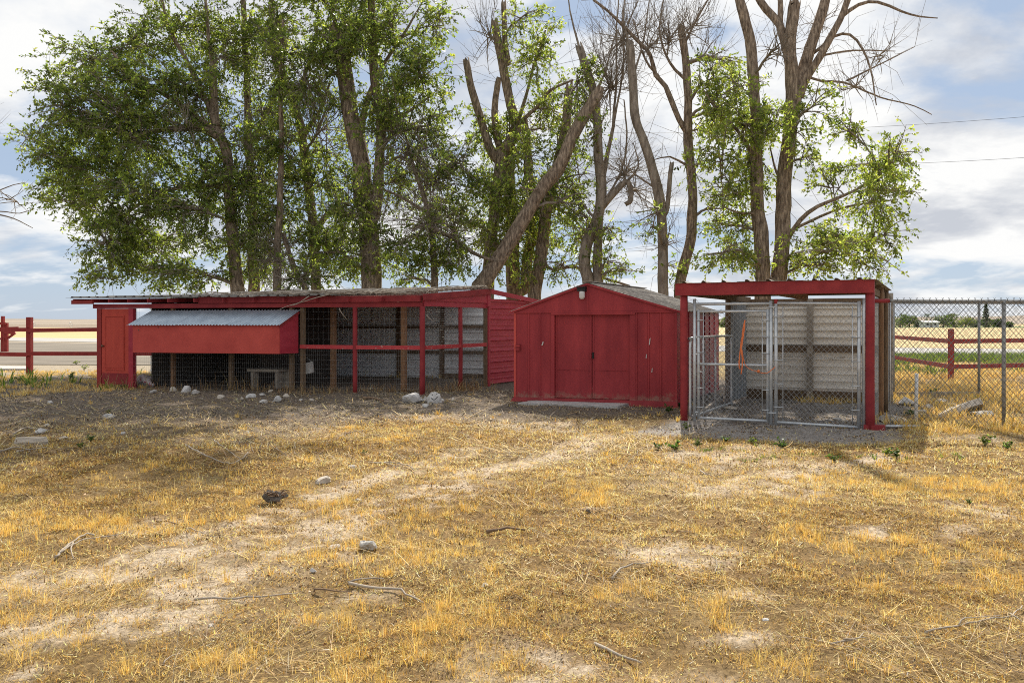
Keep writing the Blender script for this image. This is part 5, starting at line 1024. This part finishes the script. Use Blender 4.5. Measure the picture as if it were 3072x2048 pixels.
# ------------------------------------------------------------------ rocks, rubble, sticks, weeds
def rock(px, py, w, h, label, mat='rock_grey', seed=1, name='rock', group='stones lying in the yard', sharp=5, deep=.8):
    c = gd(px, py); c[2] = gz(c[0], c[1]); k = c[1] / F; r = w * k / 2; hh = h * k
    P, fc = lump((0, 0, 0), 1.0, seed, (r, r * deep, hh * .62), .45, 3, seed * 1.3, sharp); P = P * 1.0
    P[:, 2] = np.where(P[:, 2] < 0, P[:, 2] * .5, P[:, 2])
    P = P + c + np.array([0, r * .4, hh * .20])
    return tag(mesh_obj(name, P, fc, MAT[mat], None, None, [w > 300] * len(fc), loc=c), label, 'rock', group)
R_ = [(1097, 1636, 70, 38, 'rounded grey rock lying alone in the golden foreground', 'rock_grey'), (967, 1443, 58, 28, 'crumbly pale rock left of centre in the dry grass', 'rock_tan'), (1385, 1518, 17, 17, 'tiny upright white stone near the middle of the yard', 'rock_white'), (1076, 1497, 24, 12, 'small flat pale stone above the rounded grey rock', 'rock_tan'),
      (1455, 1752, 26, 12, 'small white chip in the grass below the yard centre', 'rock_white'), (1765, 1540, 15, 14, 'small dark stone below the shed doors', 'dark_debris'), (1002, 1626, 42, 8, 'thin flat pale stone just left of the rounded grey rock', 'rock_tan'), (1055, 1398, 32, 12, 'flat pale stone between coop and foreground', 'rock_tan'),
      (1235, 1204, 60, 44, 'biggest white angular rock at the foot of the corner red post', 'rock_white'), (1275, 1202, 27, 24, 'grey rock wedged between the two white rocks by the red post', 'rock_grey'), (1276, 1218, 24, 12, 'small white flat stone below the painted rock', 'rock_white'), (1359, 1196, 19, 14, 'small round pale stone right of the painted rock', 'rock_tan'), (1325, 1200, 16, 12, 'brown stone touching the painted rock', 'rock_grey'),
      (518, 1172, 22, 20, 'whitish stone by the leftmost nest box post', 'rock_tan'), (553, 1176, 36, 26, 'plump pale stone second from the leftmost nest box post', 'rock_white'), (582, 1180, 30, 18, 'low grey stone right of the plump pale stone', 'rock_grey'), (455, 1178, 24, 12, 'flat grey stone below the feed bag', 'rock_grey'), (659, 1190, 24, 16, 'pale broken stone left of the stone heap under the nest box', 'rock_tan'),
      (749, 1187, 34, 18, 'white slanted stone at the left of the stone heap', 'rock_white'), (785, 1181, 26, 10, 'thin grey stone at the back of the stone heap', 'rock_grey'), (790, 1200, 30, 14, 'low white stone at the front of the stone heap', 'rock_white'), (829, 1198, 40, 20, 'squarish white stone, largest of the heap before the bench', 'rock_white'), (857, 1186, 24, 16, 'pale stone right of the bench heap', 'rock_tan'), (812, 1174, 18, 10, 'small tan stone behind the heap before the bench', 'rock_tan'),
      (725, 1195, 14, 9, 'small pale chip left of the heap', 'rock_tan'), (933, 1193, 18, 9, 'lone small stone between heap and middle red post', 'rock_tan'), (903, 1196, 16, 8, 'tiny grey stone right of the heap', 'rock_grey'), (147, 1212, 22, 12, 'pale blue grey stone in the shade below the rail fence', 'rock_grey'), (119, 1294, 30, 18, 'rounded pale stone in the left shade', 'rock_white'), (137, 1277, 18, 10, 'mauve stone behind the rounded pale stone at left', 'rock_tan'),
      (323, 1248, 36, 16, 'broken pale stone in the shade below the coop door', 'rock_white'), (187, 1312, 30, 12, 'flat tan stone right of the small slab at left', 'rock_tan'), (368, 1298, 13, 8, 'tiny white stone in the left shade', 'rock_white'), (740, 1292, 20, 8, 'small grey stone in shade below the nest box', 'rock_grey'),
      (2690, 1262, 96, 26, 'low grey boulder at the foot of the kennel corner', 'rock_grey'), (2725, 1212, 62, 32, 'white angular concrete lump behind the near wire fence', 'rock_white'), (2790, 1218, 44, 16, 'tan rubble stone between the two concrete pieces', 'rock_tan'), (2830, 1206, 50, 14, 'earthy tan rubble lump under the far fence board', 'rock_tan'), (2960, 1243, 80, 22, 'flat grey rubble right of the tilted slab', 'rock_grey'), (2770, 1228, 34, 10, 'thin tan chip before the rubble', 'rock_tan'),
      (2140, 1232, 44, 12, 'flat tan stone on the kennel floor behind the gate', 'rock_tan'), (2190, 1222, 40, 10, 'flat brown stone farther back on the kennel floor', 'rock_tan'), (2400, 1254, 16, 8, 'small pale stone on the kennel gravel', 'rock_white'), (2515, 1254, 30, 9, 'flat pale stone on the kennel gravel at right', 'rock_white'), (2300, 1850, 26, 10, 'pale flat chip in the right foreground', 'rock_white'), (630, 1865, 20, 12, 'small pale stone in the left foreground', 'rock_tan'), (938, 1710, 20, 14, 'small white bony stone beside the bare patch', 'rock_white'), (2355, 1990, 12, 12, 'tiny white stone at the bottom right', 'rock_white')]
for i, (px, py, w, h, lab, mt) in enumerate(R_): rock(px, py, w, h, lab, mt, seed=i + 2)
# the rock with a painted face
fcR = rock(1304, 1207, 40, 40, 'white rock with a black smiling face painted on it', 'rock_white', 63, sharp=0, deep=.7); c = np.array(fcR.location)
fm = MB(); zf = c[1]; base = c + np.array([.01, -.13, .15])
def front_pt(dx, dz):                                # on the rock's own front surface
    ok, hit, nrm, _ = fcR.ray_cast(Vector((dx, -2, dz)), Vector((0, 1, 0))); p = np.array(hit) if ok else np.array([dx, -.1, dz]); return p + c + np.array([0, -.004, 0])
bpy.context.view_layer.update()
for dx, dz in ((-.045, .17), (.035, .185)): p = front_pt(dx, dz); fm.tube([p + (0, .006, 0), p - (0, .004, 0)], .010, 10)
fm.tube([front_pt(-.07 + .125 * t_, .115 - .045 * sin(pi * t_) + .02 * t_) for t_ in np.linspace(0, 1, 8)], .0055, 6)
fm.build('painted_face', MAT['black'], fcR)
# broken slabs
def slab(corners, t, label, mat='concrete', name='broken_slab'):
    n = len(corners); C = np.array(corners, float); nn_ = np.cross(C[1] - C[0], C[2] - C[0]); nn_ /= np.linalg.norm(nn_); nn_ *= -t if nn_[2] > 0 else t
    J = rng.normal(0, .012, C.shape); V = np.concatenate([C + J, C + nn_ + rng.normal(0, .012, C.shape)])
    return tag(mesh_obj(name, V, [list(range(n)), list(range(2 * n - 1, n - 1, -1))] + [(i, (i + 1) % n, n + (i + 1) % n, n + i) for i in range(n)], MAT[mat], None, loc=(C[0][0], C[0][1], 0)), label, 'slab')
slab([at(2812, 1243, 12.6) , at(2850, 1226, 12.7), at(2900, 1205, 13.0), at(2937, 1194, 13.3), at(2940, 1199, 14.0), at(2895, 1206, 14.0), at(2850, 1222, 13.7), at(2822, 1234, 13.3)], .11, 'long tilted slab of broken concrete behind the near wire fence', 'rock_tan')
slab([gd(45, 1330) + UP * .02, gd(145, 1330) + UP * .02, gd(143, 1318) + UP * .03, gd(100, 1315) + UP * .03, gd(50, 1318) + UP * .03], .07, 'thin flat grey slab lying in the grass at the left edge of the shade', 'grey_wood', 'flat_slab')
slab([gd(0, 1112) + UP * .06, gd(80, 1110) + UP * .06, gd(78, 1101) + UP * .06, gd(-60, 1100) + UP * .06], .08, 'pale concrete pad beside the left rail fence post', 'concrete', 'concrete_pad')
# dark tangled clump
c = gd(830, 1498); ck = thing('root_clump', 'dark tangled clump of roots lying in the rust coloured grass', 'clump', c)
P, fc = lump(c + UP * .035, .085, 21, (1.1, .8, .62), .9, 3); MB().add(P, fc, 0, False).build('core', MAT['dark_debris'], ck)
rt = MB()
for k in range(26):
    a = rng.uniform(0, 2 * pi); d = np.array([cos(a), sin(a) * .7, rng.uniform(-.1, .5)]); s0 = c + UP * .035 + d * .05
    rt.tube([s0, s0 + d * .03 + rng.normal(0, .012, 3), s0 + d * .055 + rng.normal(0, .02, 3)], [.007, .004, .002], 4, cap=False)
rt.build('rootlets', MAT['stick_brown'], ck, kind='stuff')
# sticks
S_ = [('long forked bare branch on the golden grass at left', [(165, 1672), (215, 1632), (262, 1604), (300, 1606), (372, 1596)], 8, 'stick', [[(178, 1662), (240, 1632), (300, 1610)], [(218, 1636), (214, 1660), (224, 1676)]]),
      ('long low branch crossing the bare soil in the left foreground', [(580, 1794), (678, 1789), (772, 1784), (889, 1766)], 8, 'stick', []), ('short straight stick, upper of the pair left of the bottom centre', [(1042, 1742), (1090, 1739), (1154, 1732)], 7, 'stick', []),
      ('longer bent stick, lower of the pair left of the bottom centre', [(1049, 1750), (1131, 1766), (1201, 1771), (1271, 1799)], 10, 'stick', []), ('curved pale stick in the grass below the shed', [(1833, 1728), (1861, 1707), (1900, 1698), (1955, 1692)], 8, 'stick', []),
      ('pale stick beside the bare patch at the bottom centre', [(1786, 1930), (1842, 1958), (1885, 1972), (1927, 1980)], 11, 'stick', []), ('flat brown strip of bark in the middle of the yard', [(1457, 1595), (1520, 1588), (1576, 1590)], 11, 'stick_brown', []), ('thin curved twig near the yard centre', [(1108, 1384), (1180, 1392), (1230, 1404), (1240, 1418)], 5, 'stick', [[(1150, 1388), (1190, 1404)]]),
      ('long crooked twig at the shade edge below the nest box', [(557, 1343), (616, 1376), (680, 1386), (722, 1377), (744, 1364)], 6, 'stick', [[(640, 1322), (700, 1368), (722, 1377)]]), ('long pale branch at the lower right edge', [(2771, 1918), (2843, 1906), (2950, 1880), (3030, 1870), (3070, 1832)], 7, 'stick', [[(2880, 1900), (2900, 1882), (3000, 1872)], [(3030, 1870), (3072, 1900)]]),
      ('forked pale twig left of the lower right branch', [(2492, 1937), (2561, 1925), (2593, 1908)], 7, 'stick', [[(2530, 1930), (2600, 1940)]]), ('brown twig right of the straight stick pair', [(945, 1758), (1000, 1764), (1055, 1770)], 6, 'stick_brown', []), ('thin dark stick in the left grass above the bare patch', [(465, 1554), (500, 1556), (540, 1572)], 6, 'stick_brown', []),
      ('long pale twig in the left shade near the small slab', [(40, 1300), (72, 1282), (110, 1286), (160, 1288)], 5, 'stick', []), ('looping twig at the far left below the slab', [(0, 1362), (50, 1348), (90, 1354), (140, 1350)], 6, 'stick', [[(50, 1364), (90, 1352)]]), ('short pale twig in the grass before the kennel', [(2100, 1416), (2140, 1432), (2170, 1428)], 5, 'stick', []),
      ('dark stick lying before the middle red coop post', [(1090, 1190), (1120, 1194), (1150, 1200)], 9, 'stick_brown', []), ('pale fallen branch on the gravel before the kennel corner', [(2600, 1302), (2640, 1296), (2680, 1304)], 5, 'stick', [[(2640, 1296), (2660, 1308)]]), ('curved twig lying below the dark clump', [(560, 1580), (600, 1592), (640, 1600), (700, 1608)], 4, 'stick', []),
      ('short crooked brown stick below the shade of the coop', [(1035, 1300), (1060, 1292), (1075, 1290)], 7, 'stick_brown', [[(1062, 1292), (1066, 1276)]]), ('thin white twig standing in the right foreground', [(2146, 1725), (2148, 1700), (2146, 1685)], 4, 'stick', [[(2148, 1702), (2130, 1680)]]), ('thin pale twig in the lower left grass', [(490, 1975), (505, 1955), (540, 1938)], 5, 'stick', [])]
for lab, pts, w, mt, forks in S_:
    P = np.array([gd(*p) for p in pts]); k = P[0][1] / F; P[:, 2] = gz(P[:, 0], P[:, 1]) + w * k / 2 + .012
    t = thing('fallen_stick', lab, 'stick', P[0], 'sticks fallen in the yard'); s_ = smooth_path(P, .05); s_ = s_ + rng.normal(0, .0035, s_.shape)
    MB().tube(s_, np.linspace(1, .45, len(s_)) * w * k / 2, 7, wob=.12, seed=3).build('stem', MAT[mt], t)
    for f_ in forks:
        P2 = np.array([gd(*p) for p in f_]); P2[:, 2] = gz(P2[:, 0], P2[:, 1]) + .03; s_ = smooth_path(P2, .05)
        MB().tube(s_ + rng.normal(0, .003, s_.shape), np.linspace(.7, .3, len(s_)) * w * k / 2, 6).build('fork', MAT[mt], t)
# green weeds one can count
def weed(px, py, w, label, tone=(.10, .16, .04), n=46, tall=.8, seed=1):
    rg = np.random.default_rng(seed); c = gd(px, py); c[2] = gz(c[0], c[1]); R = w * c[1] / F / 2; t = thing('green_weed', label, 'weed', c, 'green weeds in the yard'); st = MB(); LV = []; LC = []
    for k in range(9):
        a = rg.uniform(0, 2 * pi); e = c + np.array([cos(a) * R * rg.uniform(.3, 1), sin(a) * R * rg.uniform(.3, 1), R * tall * rg.uniform(.4, 1.3)]); m_ = (c + e) / 2 + np.array([0, 0, R * .25]); st.tube([c, m_, e], [.004, .003, .002], 4, cap=False)
        for j in range(n // 6):
            f_ = rg.uniform(.2, 1); p = (1 - f_) ** 2 * c + 2 * f_ * (1 - f_) * m_ + f_ * f_ * e; d = rg.normal(0, 1, 3); d[2] = abs(d[2]) * .5; d /= np.linalg.norm(d); s_ = np.cross(d, rg.normal(0, 1, 3) + UP * 1.5); s_ /= np.linalg.norm(s_); L_ = rg.uniform(.25, .5) * min(R, .13); LV += [p, p + d * L_ * .5 + s_ * L_ * .3, p + d * L_, p + d * L_ * .5 - s_ * L_ * .3]; LC += [np.array(tone) * rg.lognormal(0, .25)] * 4
    st.build('stems', MAT['shade_tree'], t, kind='stuff'); fast_mesh('leaves', np.array(LV), quads=np.arange(len(LV)).reshape(-1, 4), mats=[MAT['leaf']], parent=t, col=np.array(LC), kind='stuff')
G, Yg = (.075, .125, .035), (.17, .21, .05)
for i, (px, py, w, lab, tone) in enumerate([(2180, 1328, 44, 'dark green weed before the gate, left of a yellower one', G), (2265, 1332, 40, 'yellow green weed before the gate post', Yg), (2345, 1342, 56, 'low green weed at the shadow edge before the kennel panel', G), (1975, 1344, 44, 'bushy green weed in the grass below the shed right corner', G), (2025, 1352, 60, 'straggling green weed just right of the bushy one', G),
        (2092, 1336, 46, 'dull green weed below the left red kennel post', (.10, .13, .05)), (2955, 1338, 66, 'bright green weed on the right before the tall pipe post', Yg), (3022, 1346, 46, 'smaller green weed at the right edge', G), (2660, 1366, 44, 'leafy green weed at the corner of the kennel shadow', Yg), (2690, 1372, 50, 'spreading green weed right of the shadow corner', G), (2503, 1384, 44, 'green weed in the middle of the right grass', G), (2909, 1510, 30, 'small green weed on bare soil at the right', G),
        (2005, 1236, 46, 'dark weed on the gravel before the shed right corner', G), (2038, 1216, 30, 'dark weed tucked between shed and left red kennel post', G), (2058, 1278, 32, 'sunlit weed at the foot of the left red kennel post', Yg), (229, 1093, 34, 'bright green weed behind the coop door line', Yg), (252, 1110, 40, 'leafy weed left of the coop door', Yg), (212, 1136, 40, 'green weed in shade left of the coop door', G), (56, 1142, 36, 'yellow green weed under the left rail fence', Yg),
        (1095, 1352, 26, 'pale green weed near the yard centre', (.16, .18, .08)), (325, 1232, 24, 'small dark weed in the shade below the coop', G), (245, 1352, 40, 'green weed at the left shade edge', (.12, .15, .05)), (272, 1325, 34, 'dull weed right of the slab in the left shade', G), (2733, 1238, 40, 'green weed by the short cut off post', G), (2940, 1206, 30, 'green sprig at the foot of the farther fence post', Yg), (2800, 1188, 44, 'green weed under the farther wire fence', Yg)]): weed(px, py, w, lab, tone, seed=300 + i)
# tall dry weed stalks at the coop door and under the netting
dw = []
for px, py, n, ls in ((352, 1165, 40, .42), (400, 1165, 26, .5), (640, 1166, 16, .45), (700, 1170, 30, .5), (760, 1170, 20, .35), (1130, 1172, 60, .3), (1300, 1170, 80, .35), (1400, 1168, 70, .4), (960, 1176, 50, .3), (880, 1176, 30, .35), (470, 1170, 20, .3), (1010, 1174, 60, .2), (1200, 1172, 90, .22), (1350, 1166, 90, .3), (1440, 1164, 60, .4), (560, 1168, 40, .25), (820, 1172, 60, .25)):
    c = gd(px, py); x = c[0] + rng.normal(0, .28, n); y = c[1] + rng.normal(0, .12, n) - .1; dw.append(blades(x, y, rng.uniform(.3, 1.1, n) * ls, rng.uniform(.008, .014, n), np.abs(rng.normal(.3, .4, n)), rng.uniform(0, 2 * pi, n), pick(n, [(.34, .21, .10), (.45, .32, .16), (.22, .13, .07)], (2, 2, 1)), rng.uniform(0, .8, n), two=True))
o = grass_obj('dry_weed_stalks', dw, 'dry brown weed stalks standing along the foot of the coop')
